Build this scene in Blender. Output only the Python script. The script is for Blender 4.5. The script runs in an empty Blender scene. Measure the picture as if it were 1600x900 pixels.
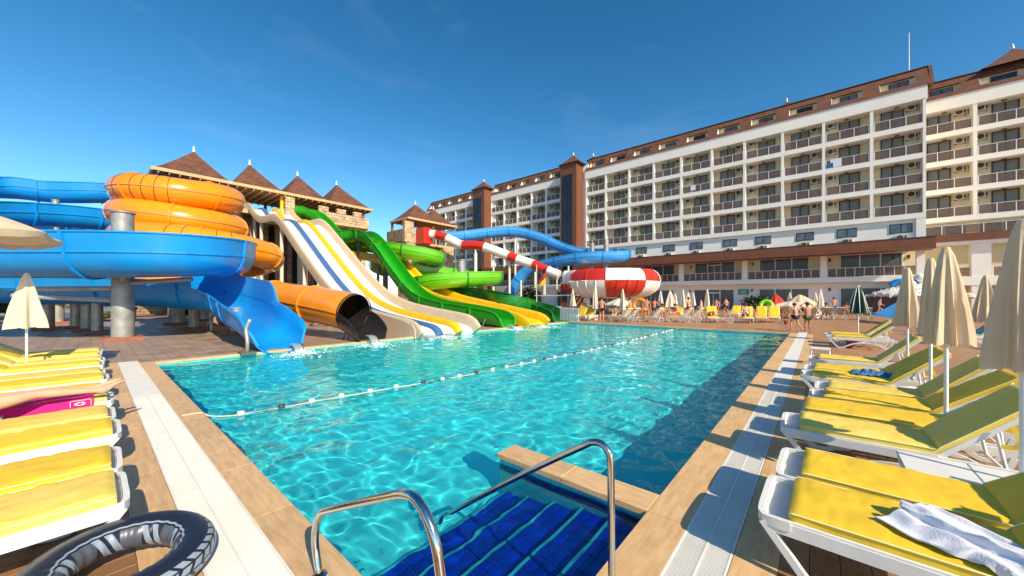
import bpy, bmesh, math, random
from mathutils import Vector, Matrix, noise
R = math.radians
random.seed(7)
SC = bpy.context.scene
COL = SC.collection

# ---------------------------------------------------------------- camera
EYE = 1.75
YAW = R(40.5)
cam_d = bpy.data.cameras.new("camera")
cam_d.sensor_width = 36
cam_d.lens = 36 * 562 / 1600
cam_d.shift_y = 14 / 1600
cam_d.clip_start = 0.05
cam_d.clip_end = 3000
cam = bpy.data.objects.new("camera", cam_d)
cam.location = (0, 0, EYE)
cam.rotation_euler = (R(90), 0, YAW)
COL.objects.link(cam)
SC.camera = cam

# ---------------------------------------------------------------- light
SUN_EL, SUN_AZ = 35.0, -14.0          # azimuth measured from +X towards +Y
sd = Vector((math.cos(R(SUN_EL)) * math.cos(R(SUN_AZ)), math.cos(R(SUN_EL)) * math.sin(R(SUN_AZ)), math.sin(R(SUN_EL))))
sun_d = bpy.data.lights.new("sun", 'SUN')
sun_d.energy = 3.4
sun_d.angle = R(0.53)
sun_d.color = (1.0, 0.85, 0.62)
sun = bpy.data.objects.new("sun", sun_d)
sun.rotation_euler = sd.to_track_quat('Z', 'Y').to_euler()
sun.location = (30, -6, 30)
COL.objects.link(sun)
W = bpy.data.worlds.new("World")
SC.world = W
W.use_nodes = True
nt = W.node_tree
nt.nodes.clear()
wo = nt.nodes.new('ShaderNodeOutputWorld')
bg = nt.nodes.new('ShaderNodeBackground')
sky = nt.nodes.new('ShaderNodeTexSky')
sky.sky_type = 'NISHITA'
sky.sun_disc = False
sky.sun_elevation = R(SUN_EL)
sky.sun_rotation = R(90 - SUN_AZ)
sky.air_density = 1.0
sky.dust_density = 0.35
sky.ozone_density = 2.6
bg.inputs[1].default_value = 0.14
hs = nt.nodes.new('ShaderNodeHueSaturation')
hs.inputs['Hue'].default_value = 0.489
hs.inputs['Saturation'].default_value = 1.22
hs.inputs['Value'].default_value = 0.44
gm = nt.nodes.new('ShaderNodeGamma')
gm.inputs['Gamma'].default_value = 1.22
nt.links.new(sky.outputs[0], gm.inputs['Color'])
nt.links.new(gm.outputs[0], hs.inputs['Color'])
# thin streaks of high cloud
wtc = nt.nodes.new('ShaderNodeTexCoord')
wmp = nt.nodes.new('ShaderNodeMapping')
wmp.inputs['Scale'].default_value = (1.2, 2.2, 7.0)
wmp.inputs['Rotation'].default_value = (0.25, 0.1, 0.5)
wn = nt.nodes.new('ShaderNodeTexNoise')
wn.inputs['Scale'].default_value = 1.6
wn.inputs['Detail'].default_value = 8
wn.inputs['Distortion'].default_value = 0.7
wr = nt.nodes.new('ShaderNodeMapRange')
wr.inputs['From Min'].default_value = 0.56
wr.inputs['From Max'].default_value = 0.85
wr.inputs['To Max'].default_value = 0.05
wx = nt.nodes.new('ShaderNodeMix')
wx.data_type = 'RGBA'
wx.inputs['B'].default_value = (4.6, 5.2, 5.8, 1)
nt.links.new(wtc.outputs['Generated'], wmp.inputs[0])
nt.links.new(wmp.outputs[0], wn.inputs['Vector'])
nt.links.new(wn.outputs[0], wr.inputs[0])
nt.links.new(wr.outputs[0], wx.inputs['Factor'])
nt.links.new(hs.outputs[0], wx.inputs['A'])
nt.links.new(wx.outputs['Result'], bg.inputs[0])
nt.links.new(bg.outputs[0], wo.inputs[0])
SC.view_settings.view_transform = 'Standard'
SC.view_settings.look = 'None'
SC.view_settings.gamma = 1
SC.view_settings.exposure = 1.0
SC.render.engine = 'CYCLES'
SC.cycles.max_bounces = 10
SC.cycles.transparent_max_bounces = 16
SC.cycles.sample_clamp_indirect = 8

# ---------------------------------------------------------------- materials
def mat(name, col, rough=0.6, metal=0.0, var=0.0, vs=4.0, bump=0.0, bs=30.0, coat=0.0, col2=None, spec=0.5, trans=0.0, gloss_var=0.0, stretch=None, rnd=0.0):
    """principled material; var mixes col towards col2 (or a darker shade) with soft noise, bump adds fine relief"""
    m = bpy.data.materials.new(name)
    m.use_nodes = True
    n = m.node_tree
    b = n.nodes['Principled BSDF']
    b.inputs['Base Color'].default_value = (*col, 1)
    b.inputs['Roughness'].default_value = rough
    b.inputs['Metallic'].default_value = metal
    b.inputs['Coat Weight'].default_value = coat
    b.inputs['Coat Roughness'].default_value = 0.08
    b.inputs['Specular IOR Level'].default_value = spec
    tc = n.nodes.new('ShaderNodeTexCoord')
    src = tc.outputs['Object']
    if stretch:
        mp = n.nodes.new('ShaderNodeMapping')
        mp.inputs['Scale'].default_value = stretch
        n.links.new(src, mp.inputs[0])
        src = mp.outputs[0]
    if var > 0:
        t = n.nodes.new('ShaderNodeTexNoise')
        t.inputs['Scale'].default_value = vs
        t.inputs['Detail'].default_value = 6
        t.inputs['Roughness'].default_value = 0.6
        n.links.new(src, t.inputs['Vector'])
        r = n.nodes.new('ShaderNodeValToRGB')
        r.color_ramp.elements[0].position = 0.35
        r.color_ramp.elements[1].position = 0.68
        c2 = col2 or tuple(c * (1 - var) for c in col)
        r.color_ramp.elements[0].color = (*c2, 1)
        r.color_ramp.elements[1].color = (*col, 1)
        n.links.new(t.outputs[0], r.inputs[0])
        n.links.new(r.outputs[0], b.inputs['Base Color'])
        if gloss_var:
            mr = n.nodes.new('ShaderNodeMapRange')
            mr.inputs['To Min'].default_value = rough - gloss_var
            mr.inputs['To Max'].default_value = rough + gloss_var
            n.links.new(t.outputs[0], mr.inputs[0])
            n.links.new(mr.outputs[0], b.inputs['Roughness'])
    if rnd > 0:                                     # every piece its own shade
        oi = n.nodes.new('ShaderNodeObjectInfo')
        rr = n.nodes.new('ShaderNodeMapRange')
        rr.inputs['To Min'].default_value = 1 - rnd
        rr.inputs['To Max'].default_value = 1 + rnd * .4
        n.links.new(oi.outputs['Random'], rr.inputs[0])
        sv = n.nodes.new('ShaderNodeVectorMath')
        sv.operation = 'SCALE'
        lk = b.inputs['Base Color'].links
        if lk: n.links.new(lk[0].from_socket, sv.inputs[0])
        else: sv.inputs[0].default_value = col
        n.links.new(rr.outputs[0], sv.inputs['Scale'])
        n.links.new(sv.outputs[0], b.inputs['Base Color'])
    if bump > 0:
        t2 = n.nodes.new('ShaderNodeTexNoise')
        t2.inputs['Scale'].default_value = bs
        t2.inputs['Detail'].default_value = 4
        n.links.new(src, t2.inputs['Vector'])
        bp = n.nodes.new('ShaderNodeBump')
        bp.inputs['Strength'].default_value = bump
        bp.inputs['Distance'].default_value = 0.02
        n.links.new(t2.outputs[0], bp.inputs['Height'])
        n.links.new(bp.outputs[0], b.inputs['Normal'])
    if trans > 0:                                   # thin cloth that lets some light through
        out = n.nodes['Material Output']
        tr = n.nodes.new('ShaderNodeBsdfTranslucent')
        tr.inputs[0].default_value = (*col, 1)
        mx = n.nodes.new('ShaderNodeMixShader')
        mx.inputs[0].default_value = trans
        n.links.new(b.outputs[0], mx.inputs[1])
        n.links.new(tr.outputs[0], mx.inputs[2])
        n.links.new(mx.outputs[0], out.inputs[0])
    return m

def brick_mat(name, c1, c2, mortar, bw, bh, msize=0.012, axes='XY', rough=0.7, offs=0.5, bump=0.4, var=0.25):
    """courses of stones, tiles or shingles too far off to build one by one; axes picks the plane they lie in"""
    m = mat(name, c1, rough)
    n = m.node_tree
    b = n.nodes['Principled BSDF']
    tc = n.nodes.new('ShaderNodeTexCoord')
    sep = n.nodes.new('ShaderNodeSeparateXYZ')
    com = n.nodes.new('ShaderNodeCombineXYZ')
    n.links.new(tc.outputs['Object'], sep.inputs[0])
    if axes == 'WALL':                              # along x+y, up z
        ad = n.nodes.new('ShaderNodeMath')
        ad.operation = 'ADD'
        n.links.new(sep.outputs[0], ad.inputs[0])
        n.links.new(sep.outputs[1], ad.inputs[1])
        n.links.new(ad.outputs[0], com.inputs[0])
        n.links.new(sep.outputs[2], com.inputs[1])
    else:
        n.links.new(sep.outputs['XYZ'.index(axes[0])], com.inputs[0])
        n.links.new(sep.outputs['XYZ'.index(axes[1])], com.inputs[1])
    bt = n.nodes.new('ShaderNodeTexBrick')
    bt.offset = offs
    bt.inputs['Color1'].default_value = (*c1, 1)
    bt.inputs['Color2'].default_value = (*c2, 1)
    bt.inputs['Mortar'].default_value = (*mortar, 1)
    bt.inputs['Scale'].default_value = 1
    bt.inputs['Mortar Size'].default_value = msize
    bt.inputs['Brick Width'].default_value = bw
    bt.inputs['Row Height'].default_value = bh
    n.links.new(com.outputs[0], bt.inputs[0])
    ns = n.nodes.new('ShaderNodeTexNoise')
    ns.inputs['Scale'].default_value = 1.7
    ns.inputs['Detail'].default_value = 8
    n.links.new(tc.outputs['Object'], ns.inputs[0])
    mr = n.nodes.new('ShaderNodeMapRange')
    mr.inputs['From Min'].default_value = 0.3
    mr.inputs['From Max'].default_value = 0.7
    mr.inputs['To Min'].default_value = 1 - var
    mr.inputs['To Max'].default_value = 1 + var * 0.5
    n.links.new(ns.outputs[0], mr.inputs[0])
    mx = n.nodes.new('ShaderNodeVectorMath')
    mx.operation = 'SCALE'
    n.links.new(bt.outputs[0], mx.inputs[0])
    n.links.new(mr.outputs[0], mx.inputs['Scale'])
    n.links.new(mx.outputs[0], b.inputs['Base Color'])
    wet = n.nodes.new('ShaderNodeMapRange')         # smoother where water has dried on it
    wet.inputs['From Min'].default_value = 0.35
    wet.inputs['From Max'].default_value = 0.6
    wet.inputs['To Min'].default_value = max(rough - 0.15, .3)
    wet.inputs['To Max'].default_value = min(rough + 0.1, 1)
    n.links.new(ns.outputs[0], wet.inputs[0])
    n.links.new(wet.outputs[0], b.inputs['Roughness'])
    bp = n.nodes.new('ShaderNodeBump')
    bp.inputs['Strength'].default_value = bump
    bp.inputs['Distance'].default_value = 0.02
    bp.invert = True
    n.links.new(bt.outputs['Fac'], bp.inputs['Height'])
    n.links.new(bp.outputs[0], b.inputs['Normal'])
    return m

def glass_mat(name, tint, amount, rough=0.03, shade=0.5):
    """tinted pane: part see-through, part reflecting"""
    m = bpy.data.materials.new(name)
    m.use_nodes = True
    n = m.node_tree
    n.nodes.clear()
    o = n.nodes.new('ShaderNodeOutputMaterial')
    t = n.nodes.new('ShaderNodeBsdfTransparent')
    t.inputs[0].default_value = (*tint, 1)
    p = n.nodes.new('ShaderNodeBsdfPrincipled')
    p.inputs['Base Color'].default_value = (*[c * shade for c in tint], 1)
    p.inputs['Roughness'].default_value = rough
    x = n.nodes.new('ShaderNodeMixShader')
    x.inputs[0].default_value = amount
    n.links.new(t.outputs[0], x.inputs[1])
    n.links.new(p.outputs[0], x.inputs[2])
    n.links.new(x.outputs[0], o.inputs[0])
    return m

M = {}
M['travertine'] = mat('travertine', (0.74, 0.49, 0.25), 0.5, var=0.35, vs=3.4, bump=0.2, bs=50, col2=(0.58, 0.36, 0.16), stretch=(7, 1.1, 2), rnd=.10, gloss_var=.15)
M['travertine_x'] = mat('travertine_x', (0.72, 0.48, 0.25), 0.5, var=0.35, vs=3.4, bump=0.2, bs=50, col2=(0.54, 0.34, 0.16), stretch=(1.1, 7, 2), rnd=.12, gloss_var=.15)
M['grate'] = mat('white_grate', (0.78, 0.76, 0.70), 0.5, var=0.1, vs=3)
M['grate_dark'] = mat('gutter_channel', (0.30, 0.29, 0.27), 0.8)
for i, c in enumerate([(0.38, 0.195, 0.085), (0.33, 0.165, 0.07), (0.42, 0.23, 0.105)]):
    M['plank%d' % i] = mat('wood_plank_%d' % i, c, 0.42, var=0.4, vs=7, bump=0.12, bs=40, stretch=(9, 1.2, 4), rnd=.22, gloss_var=.12)
M['joint'] = mat('dark_joint', (0.07, 0.04, 0.025), 0.9)
M['tile_far'] = brick_mat('deck_tiles', (0.45, 0.23, 0.115), (0.40, 0.20, 0.10), (0.24, 0.13, 0.075), 0.9, 0.15, 0.006, 'YX', 0.45, var=0.2, bump=0.15)
M['tile_grey'] = brick_mat('stone_deck_tiles', (0.36, 0.25, 0.18), (0.33, 0.225, 0.16), (0.20, 0.14, 0.10), 0.6, 0.3, 0.01, 'XY', 0.5, var=0.25, bump=0.2)
M['pool_tile'] = brick_mat('turquoise_pool_tile', (0.13, 0.74, 0.80), (0.11, 0.70, 0.77), (0.18, 0.74, 0.80), 0.25, 0.125, 0.006, 'XY', 0.3, var=0.12, bump=0.1)
M['pool_wall'] = brick_mat('turquoise_wall_tile', (0.12, 0.62, 0.64), (0.10, 0.57, 0.60), (0.07, 0.46, 0.50), 0.125, 0.0625, 0.005, 'WALL', 0.25, var=0.15, bump=0.15)
M['navy_band'] = brick_mat('navy_tile_band', (0.006, 0.02, 0.16), (0.008, 0.03, 0.22), (0.02, 0.06, 0.2), 0.125, 0.125, 0.008, 'WALL', 0.15, var=0.3, bump=0.2)
M['navy_tile'] = mat('cobalt_step_tile', (0.003, 0.025, 0.50), 0.2, var=0.5, vs=5, col2=(0.002, 0.014, 0.30), rnd=.35, coat=0.3)
M['navy_grout'] = mat('step_grout', (0.02, 0.06, 0.28), 0.6)
M['nosing'] = mat('teal_step_nosing', (0.04, 0.33, 0.42), 0.3)
M['steel'] = mat('stainless_steel', (0.62, 0.60, 0.56), 0.10, metal=1.0, var=0.15, vs=20, gloss_var=0.05)
M['plastic'] = mat('white_plastic', (0.74, 0.74, 0.73), 0.38, var=0.1, vs=6)
M['plastic_old'] = mat('ivory_plastic', (0.66, 0.63, 0.56), 0.45, var=0.15, vs=6)
def cushion_mat(name, c, c2):
    m = mat(name, c, 0.55, var=0.25, vs=1.6, col2=c2, bump=0.14, bs=9, rnd=.10)
    return m
M['cush'] = cushion_mat('yellow_cushion', (0.84, 0.58, 0.03), (0.81, 0.53, 0.025))
M['cush_pale'] = cushion_mat('pale_yellow_cushion', (0.85, 0.64, 0.15), (0.83, 0.59, 0.09))
M['piping'] = mat('cream_piping', (0.85, 0.78, 0.35), 0.6)
M['net'] = mat('taupe_sling_mesh', (0.34, 0.27, 0.20), 0.8, var=0.2, vs=10)
M['canvas'] = mat('beige_canvas', (0.78, 0.63, 0.44), 0.85, var=0.14, vs=2.5, bump=0.2, bs=20, trans=0.22)
M['canvas_w'] = mat('cream_canvas', (0.80, 0.72, 0.58), 0.85, var=0.08, vs=2.5, bump=0.15, bs=20, trans=0.25)
M['canvas_g'] = mat('dark_green_canvas', (0.02, 0.07, 0.05), 0.85, var=0.2)
M['canvas_r'] = mat('red_canvas', (0.60, 0.04, 0.03), 0.8, trans=0.2)
M['blue_cloth'] = mat('blue_cloth', (0.01, 0.16, 0.42), 0.7, var=0.3, vs=3)
M['blue'] = mat('blue_fibreglass', (0.004, 0.235, 0.66), 0.36, var=0.30, vs=1.6, col2=(0.004, 0.28, 0.70), coat=0.12, gloss_var=.10, bump=.04, bs=6)
M['blue_deep'] = mat('deep_blue_fibreglass', (0.010, 0.11, 0.50), 0.22, var=0.2, vs=1.3, coat=0.5, gloss_var=.10, bump=.04, bs=6)
M['blue_lt'] = mat('light_blue_fibreglass', (0.05, 0.33, 0.80), 0.25, var=0.15, vs=1.3, coat=0.4, gloss_var=.10, bump=.04, bs=6)
M['orange'] = mat('orange_fibreglass', (0.86, 0.30, 0.006), 0.22, var=0.15, vs=0.9, col2=(0.80, 0.245, 0.004), coat=0.5, gloss_var=.10, bump=.04, bs=6)
M['black'] = mat('black_fibreglass', (0.018, 0.016, 0.018), 0.25, coat=0.4)
M['white_f'] = mat('white_fibreglass', (0.86, 0.83, 0.77), 0.3, var=0.07, vs=2, coat=0.2)
M['cream_f'] = mat('cream_fibreglass', (0.66, 0.53, 0.38), 0.4, var=0.12, vs=2)
M['yellow_f'] = mat('yellow_fibreglass', (0.86, 0.52, 0.01), 0.28, var=0.12, vs=2, coat=0.4, gloss_var=.10, bump=.04, bs=6)
M['stripe_b'] = mat('faded_blue_fibreglass', (0.05, 0.15, 0.36), 0.35, var=0.15, vs=2)
M['green'] = mat('green_fibreglass', (0.02, 0.40, 0.012), 0.24, var=0.18, vs=1.2, coat=0.4, gloss_var=.10, bump=.04, bs=6)
M['green_d'] = mat('dark_green_fibreglass', (0.012, 0.20, 0.02), 0.3, var=0.2, vs=1.2, coat=0.3, gloss_var=.10, bump=.04, bs=6)
M['green_l'] = mat('lime_green_fibreglass', (0.14, 0.52, 0.012), 0.24, var=0.15, vs=1.2, coat=0.4, gloss_var=.10, bump=.04, bs=6)
M['red'] = mat('red_fibreglass', (0.55, 0.025, 0.012), 0.28, var=0.12, vs=2, coat=0.4)
M['galv'] = mat('galvanised_steel', (0.42, 0.42, 0.40), 0.5, metal=0.35, var=0.35, vs=2.5, bump=0.05)
M['galv_d'] = mat('dark_steel', (0.13, 0.125, 0.12), 0.6, var=0.2)
M['base_red'] = mat('brick_red_base', (0.34, 0.12, 0.07), 0.8, var=0.3, vs=5)
M['pole'] = mat('cream_pole', (0.68, 0.64, 0.55), 0.5, var=0.1)
M['stone'] = brick_mat('tower_stone', (0.66, 0.46, 0.28), (0.50, 0.35, 0.22), (0.34, 0.24, 0.15), 0.55, 0.28, 0.03, 'WALL', 0.9, var=0.45, bump=0.8)
M['stone_b'] = brick_mat('brown_tower_stone', (0.40, 0.27, 0.17), (0.30, 0.20, 0.13), (0.19, 0.13, 0.08), 0.55, 0.28, 0.03, 'WALL', 0.9, var=0.4, bump=0.8)
M['roof'] = brick_mat('brown_shingle_roof', (0.18, 0.068, 0.036), (0.145, 0.056, 0.031), (0.08, 0.035, 0.02), 0.5, 0.22, 0.02, 'XZ', 0.85, var=0.35, bump=0.6)
M['roof_y'] = brick_mat('brown_shingle_roof_side', (0.18, 0.068, 0.036), (0.145, 0.056, 0.031), (0.08, 0.035, 0.02), 0.5, 0.22, 0.02, 'YZ', 0.85, var=0.35, bump=0.6)
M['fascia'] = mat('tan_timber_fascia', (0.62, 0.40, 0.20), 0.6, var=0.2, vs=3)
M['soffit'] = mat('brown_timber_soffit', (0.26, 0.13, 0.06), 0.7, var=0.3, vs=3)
M['render'] = mat('cream_render', (0.90, 0.78, 0.54), 0.85, var=0.07, vs=0.6, bump=0.1, bs=8)
M['render_w'] = mat('white_render', (0.88, 0.86, 0.80), 0.8, var=0.06, vs=0.6)
M['brown_panel'] = brick_mat('brown_cladding', (0.19, 0.066, 0.03), (0.175, 0.062, 0.03), (0.12, 0.045, 0.024), 1.2, 1.1, 0.02, 'WALL', 0.55, offs=0, var=0.12, bump=0.2)
M['frame'] = mat('dark_brown_frame', (0.075, 0.035, 0.025), 0.5)
M['alu'] = mat('white_aluminium', (0.78, 0.77, 0.74), 0.4)
M['curtain'] = mat('pleated_curtain', (0.48, 0.47, 0.42), 0.9, var=0.6, vs=1.0, stretch=(16, 1, 0.15))
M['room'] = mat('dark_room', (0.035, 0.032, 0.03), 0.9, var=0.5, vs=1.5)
M['pane'] = glass_mat('window_glass', (0.60, 0.66, 0.72), 0.35)
M['rail_glass'] = glass_mat('bronze_railing_glass', (0.60, 0.50, 0.46), 0.22, 0.10, 0.75)
M['dark_glass'] = mat('dark_curtain_glass', (0.028, 0.03, 0.034), 0.12, var=0.5, vs=0.5)
M['ac'] = mat('air_conditioner_shell', (0.66, 0.63, 0.54), 0.5)
M['ac_fan'] = mat('fan_grille', (0.06, 0.06, 0.055), 0.6)
M['skin'] = mat('tan_skin', (0.62, 0.30, 0.17), 0.5, var=0.15, vs=6)
M['skin2'] = mat('pale_skin', (0.74, 0.40, 0.26), 0.45, var=0.12, vs=6)
M['skin3'] = mat('sunburnt_skin', (0.46, 0.19, 0.10), 0.5, var=0.15, vs=6)
M['hair'] = mat('dark_hair', (0.035, 0.02, 0.012), 0.6)
M['navy'] = mat('navy_fabric', (0.015, 0.02, 0.06), 0.8)
M['pinkf'] = mat('hot_pink_fabric', (0.80, 0.006, 0.20), 0.85, bump=0.3, bs=60)
M['towel'] = mat('white_towel', (0.74, 0.74, 0.80), 0.95, bump=0.2, bs=120)
M['towel_b'] = mat('blue_towel', (0.10, 0.30, 0.50), 0.95, var=0.5, vs=8, col2=(0.02, 0.12, 0.33), bump=0.5, bs=90)
M['teal'] = mat('teal_panel', (0.04, 0.27, 0.24), 0.6)
M['leaf'] = mat('hedge_leaf', (0.07, 0.14, 0.02), 0.6, var=0.5, vs=3)
M['leaf2'] = mat('bright_leaf', (0.13, 0.22, 0.02), 0.6, var=0.4, vs=3)
M['leaf_d'] = mat('dark_leaf', (0.02, 0.05, 0.015), 0.6, var=0.4)
M['bark'] = mat('bark', (0.12, 0.08, 0.05), 0.9)
M['terracotta'] = mat('terracotta', (0.42, 0.12, 0.05), 0.8, var=0.2)
M['float_d'] = mat('dark_float', (0.06, 0.035, 0.03), 0.4)
M['float_w'] = mat('white_float', (0.80, 0.74, 0.66), 0.4)
M['rope'] = mat('pale_rope', (0.6, 0.5, 0.35), 0.8)
M['foam'] = mat('white_water_foam', (0.85, 0.90, 0.90), 0.5, bump=0.8, bs=25)
M['aqua'] = mat('pale_aqua_cushion', (0.25, 0.45, 0.40), 0.7, var=0.2)
M['lime'] = mat('lime_vinyl', (0.22, 0.62, 0.02), 0.3)
M['redp'] = mat('red_plastic', (0.6, 0.02, 0.02), 0.4)

# ---------------------------------------------------------------- mesh building
class MB:
    def __init__(s):
        s.v, s.f, s.m, s.uv = [], [], [], None
    def add(s, vs, fs, m=0):
        o = len(s.v)
        s.v += [tuple(p) for p in vs]
        s.f += [tuple(i + o for i in q) for q in fs]
        s.m += [m] * len(fs)
        return s
    def box(s, x0, y0, z0, x1, y1, z1, m=0, ch=0.0):
        if ch <= 0:
            vs = [(x, y, z) for z in (z0, z1) for y in (y0, y1) for x in (x0, x1)]
            return s.add(vs, [(0, 2, 3, 1), (4, 5, 7, 6), (0, 1, 5, 4), (2, 6, 7, 3), (0, 4, 6, 2), (1, 3, 7, 5)], m)
        c = ch                                      # bevelled top edge
        vs = [(x0, y0, z0), (x1, y0, z0), (x1, y1, z0), (x0, y1, z0),
              (x0, y0, z1 - c), (x1, y0, z1 - c), (x1, y1, z1 - c), (x0, y1, z1 - c),
              (x0 + c, y0 + c, z1), (x1 - c, y0 + c, z1), (x1 - c, y1 - c, z1), (x0 + c, y1 - c, z1)]
        fs = [(0, 3, 2, 1), (8, 9, 10, 11)]
        for i in range(4):
            j = (i + 1) % 4
            fs += [(i, j, j + 4, i + 4), (i + 4, j + 4, j + 8, i + 8)]
        return s.add(vs, fs, m)
    def obox(s, c, d, mtx, m=0):
        vs = [Vector(c) + mtx @ Vector((x * d[0] / 2, y * d[1] / 2, z * d[2] / 2)) for z in (-1, 1) for y in (-1, 1) for x in (-1, 1)]
        return s.add(vs, [(0, 2, 3, 1), (4, 5, 7, 6), (0, 1, 5, 4), (2, 6, 7, 3), (0, 4, 6, 2), (1, 3, 7, 5)], m)
    def cyl(s, p0, p1, r0, r1=None, n=12, m=0, cap=True):
        r1 = r0 if r1 is None else r1
        p0, p1 = Vector(p0), Vector(p1)
        q = (p1 - p0).to_track_quat('Z', 'Y')
        vs = []
        for p, r in ((p0, r0), (p1, r1)):
            for i in range(n):
                a = 2 * math.pi * i / n
                vs.append(p + q @ Vector((math.cos(a) * r, math.sin(a) * r, 0)))
        fs = [(i, (i + 1) % n, (i + 1) % n + n, i + n) for i in range(n)]
        if cap:
            fs += [tuple(range(n - 1, -1, -1)), tuple(range(n, 2 * n))]
        return s.add(vs, fs, m)
    def lathe(s, prof, n=24, c=(0, 0, 0), m=0, fn=None):
        vs = []
        for r, z in prof:
            for i in range(n):
                a = 2 * math.pi * i / n
                k = fn(a, r, z) if fn else r
                vs.append((c[0] + k * math.cos(a), c[1] + k * math.sin(a), c[2] + z))
        fs = [(j * n + i, j * n + (i + 1) % n, (j + 1) * n + (i + 1) % n, (j + 1) * n + i) for j in range(len(prof) - 1) for i in range(n)]
        return s.add(vs, fs, m)
    def sweep(s, path, prof, closed=True, caps=True, m=0, up=Vector((0, 0, 1)), mfn=None, scale=None):
        """prof: list of (side, up) points carried along path; closed profile makes a solid"""
        n = len(prof)
        vs = []
        fr = frames(path, up) if up is not None else rmf(path)
        var = isinstance(prof[0], list)
        if var: n = len(prof[0])
        for k, (p, sd_, u_) in enumerate(fr):
            sc = scale[k] if scale else 1
            for a, b in (prof[k] if var else prof):
                vs.append(p + sd_ * (a * sc) + u_ * (b * sc))
        fs, ms = [], []
        for k in range(len(path) - 1):
            for i in range(n if closed else n - 1):
                j = (i + 1) % n
                fs.append((k * n + i, k * n + j, (k + 1) * n + j, (k + 1) * n + i))
                ms.append(mfn(i, k) if mfn else m)
        if caps and closed:
            fs += [tuple(range(n - 1, -1, -1)), tuple((len(path) - 1) * n + i for i in range(n))]
            ms += [m, m]
        o = len(s.v)
        s.v += [tuple(p) for p in vs]
        s.f += [tuple(i + o for i in q) for q in fs]
        s.m += ms
        return s
    def tube(s, path, r, n=10, m=0):
        return s.sweep([Vector(p) for p in path], [(r * math.cos(2 * math.pi * i / n), r * math.sin(2 * math.pi * i / n)) for i in range(n)], m=m, up=None)
    def ball(s, c, r, n=8, m=0, sz=1.0):
        prof = [(r * math.sin(math.pi * i / n) + 1e-5, -r * sz * math.cos(math.pi * i / n)) for i in range(n + 1)]
        return s.lathe(prof, n + 4, c, m)
    def mesh(s, name, mats, smooth=False, fix=True):
        me = bpy.data.meshes.new(name)
        me.from_pydata(s.v, [], s.f)
        for q in (mats if isinstance(mats, (list, tuple)) else [mats]):
            me.materials.append(M[q] if isinstance(q, str) else q)
        me.polygons.foreach_set('material_index', s.m)
        me.update()
        if fix:
            b = bmesh.new()
            b.from_mesh(me)
            bmesh.ops.recalc_face_normals(b, faces=b.faces)
            b.to_mesh(me)
            b.free()
        if smooth:
            me.polygons.foreach_set('use_smooth', [True] * len(me.polygons))
            if smooth is not True:
                try:
                    me.set_sharp_from_angle(angle=R(smooth))
                except Exception:
                    pass
        return me
    def build(s, name, mats, parent=None, smooth=False, world=True, fix=True, **kw):
        return link(name, s.mesh(name, mats, smooth, fix), parent, world, **kw)

def link(name, me, parent=None, world=True, loc=None, label=None, cat=None, group=None, kind=None):
    o = bpy.data.objects.new(name, me)
    COL.objects.link(o)
    if parent is not None:
        o.parent = parent
        if world:
            pl = parent.location.copy()
            q = parent.parent
            while q is not None:
                pl += q.location
                q = q.parent
            o.location = -pl
    if loc is not None:
        o.location = loc
    tag(o, label, cat, group, kind)
    return o

def tag(o, label=None, cat=None, group=None, kind=None):
    if label: o['label'] = label
    if cat: o['category'] = cat
    if group: o['group'] = group
    if kind: o['kind'] = kind
    return o

def thing(name, label, cat, loc=(0, 0, 0), rz=0.0, group=None):
    o = bpy.data.objects.new(name, None)
    COL.objects.link(o)
    o.location = loc
    o.rotation_euler = (0, 0, rz)
    o.empty_display_size = 0.2
    return tag(o, label, cat, group)

KIDS = {}
def copy_tree(o, loc=None, rz=None, label=None, parent=None, skip=()):
    if o.name not in KIDS:
        KIDS[o.name] = list(o.children)
    c = o.copy()
    COL.objects.link(c)
    if parent is not None: c.parent = parent
    if loc is not None: c.location = loc
    if rz is not None: c.rotation_euler = (0, 0, rz)
    if label: c['label'] = label
    for ch in KIDS[o.name]:
        if ch.name.split('.')[0] in skip: continue
        copy_tree(ch, parent=c)
    return c

def rmf(path):
    out = []
    n = len(path)
    for k in range(n):
        t = (path[min(k + 1, n - 1)] - path[max(k - 1, 0)]).normalized()
        if not out:
            sd_ = t.cross(Vector((0, 0, 1)))
            if sd_.length < 1e-3: sd_ = Vector((1, 0, 0))
        else:
            sd_ = out[-1][1] - t * out[-1][1].dot(t)
        sd_.normalize()
        out.append((path[k], sd_, sd_.cross(t).normalized()))
    return out

def frames(path, up=Vector((0, 0, 1))):
    out = []
    n = len(path)
    for k in range(n):
        a, b = path[max(k - 1, 0)], path[min(k + 1, n - 1)]
        t = (b - a).normalized()
        sd_ = t.cross(up)
        if sd_.length < 1e-3:
            sd_ = Vector((1, 0, 0)) if k == 0 else out[-1][1]
        sd_.normalize()
        if out and sd_.dot(out[-1][1]) < 0 and abs(t.z) > 0.95: sd_ = -sd_
        out.append((path[k], sd_, sd_.cross(t).normalized()))
    return out

def spline(pts, step=0.5):
    P = [Vector(p) for p in pts]
    P = [P[0] * 2 - P[1]] + P + [P[-1] * 2 - P[-2]]
    out = []
    for i in range(1, len(P) - 2):
        a, b, c, d = P[i - 1:i + 3]
        n = max(2, int((c - b).length / step))
        for k in range(n):
            t = k / n
            out.append(0.5 * ((2 * b) + (-a + c) * t + (2 * a - 5 * b + 4 * c - d) * t * t + (-a + 3 * b - 3 * c + d) * t ** 3))
    out.append(P[-2])
    return out

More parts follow.
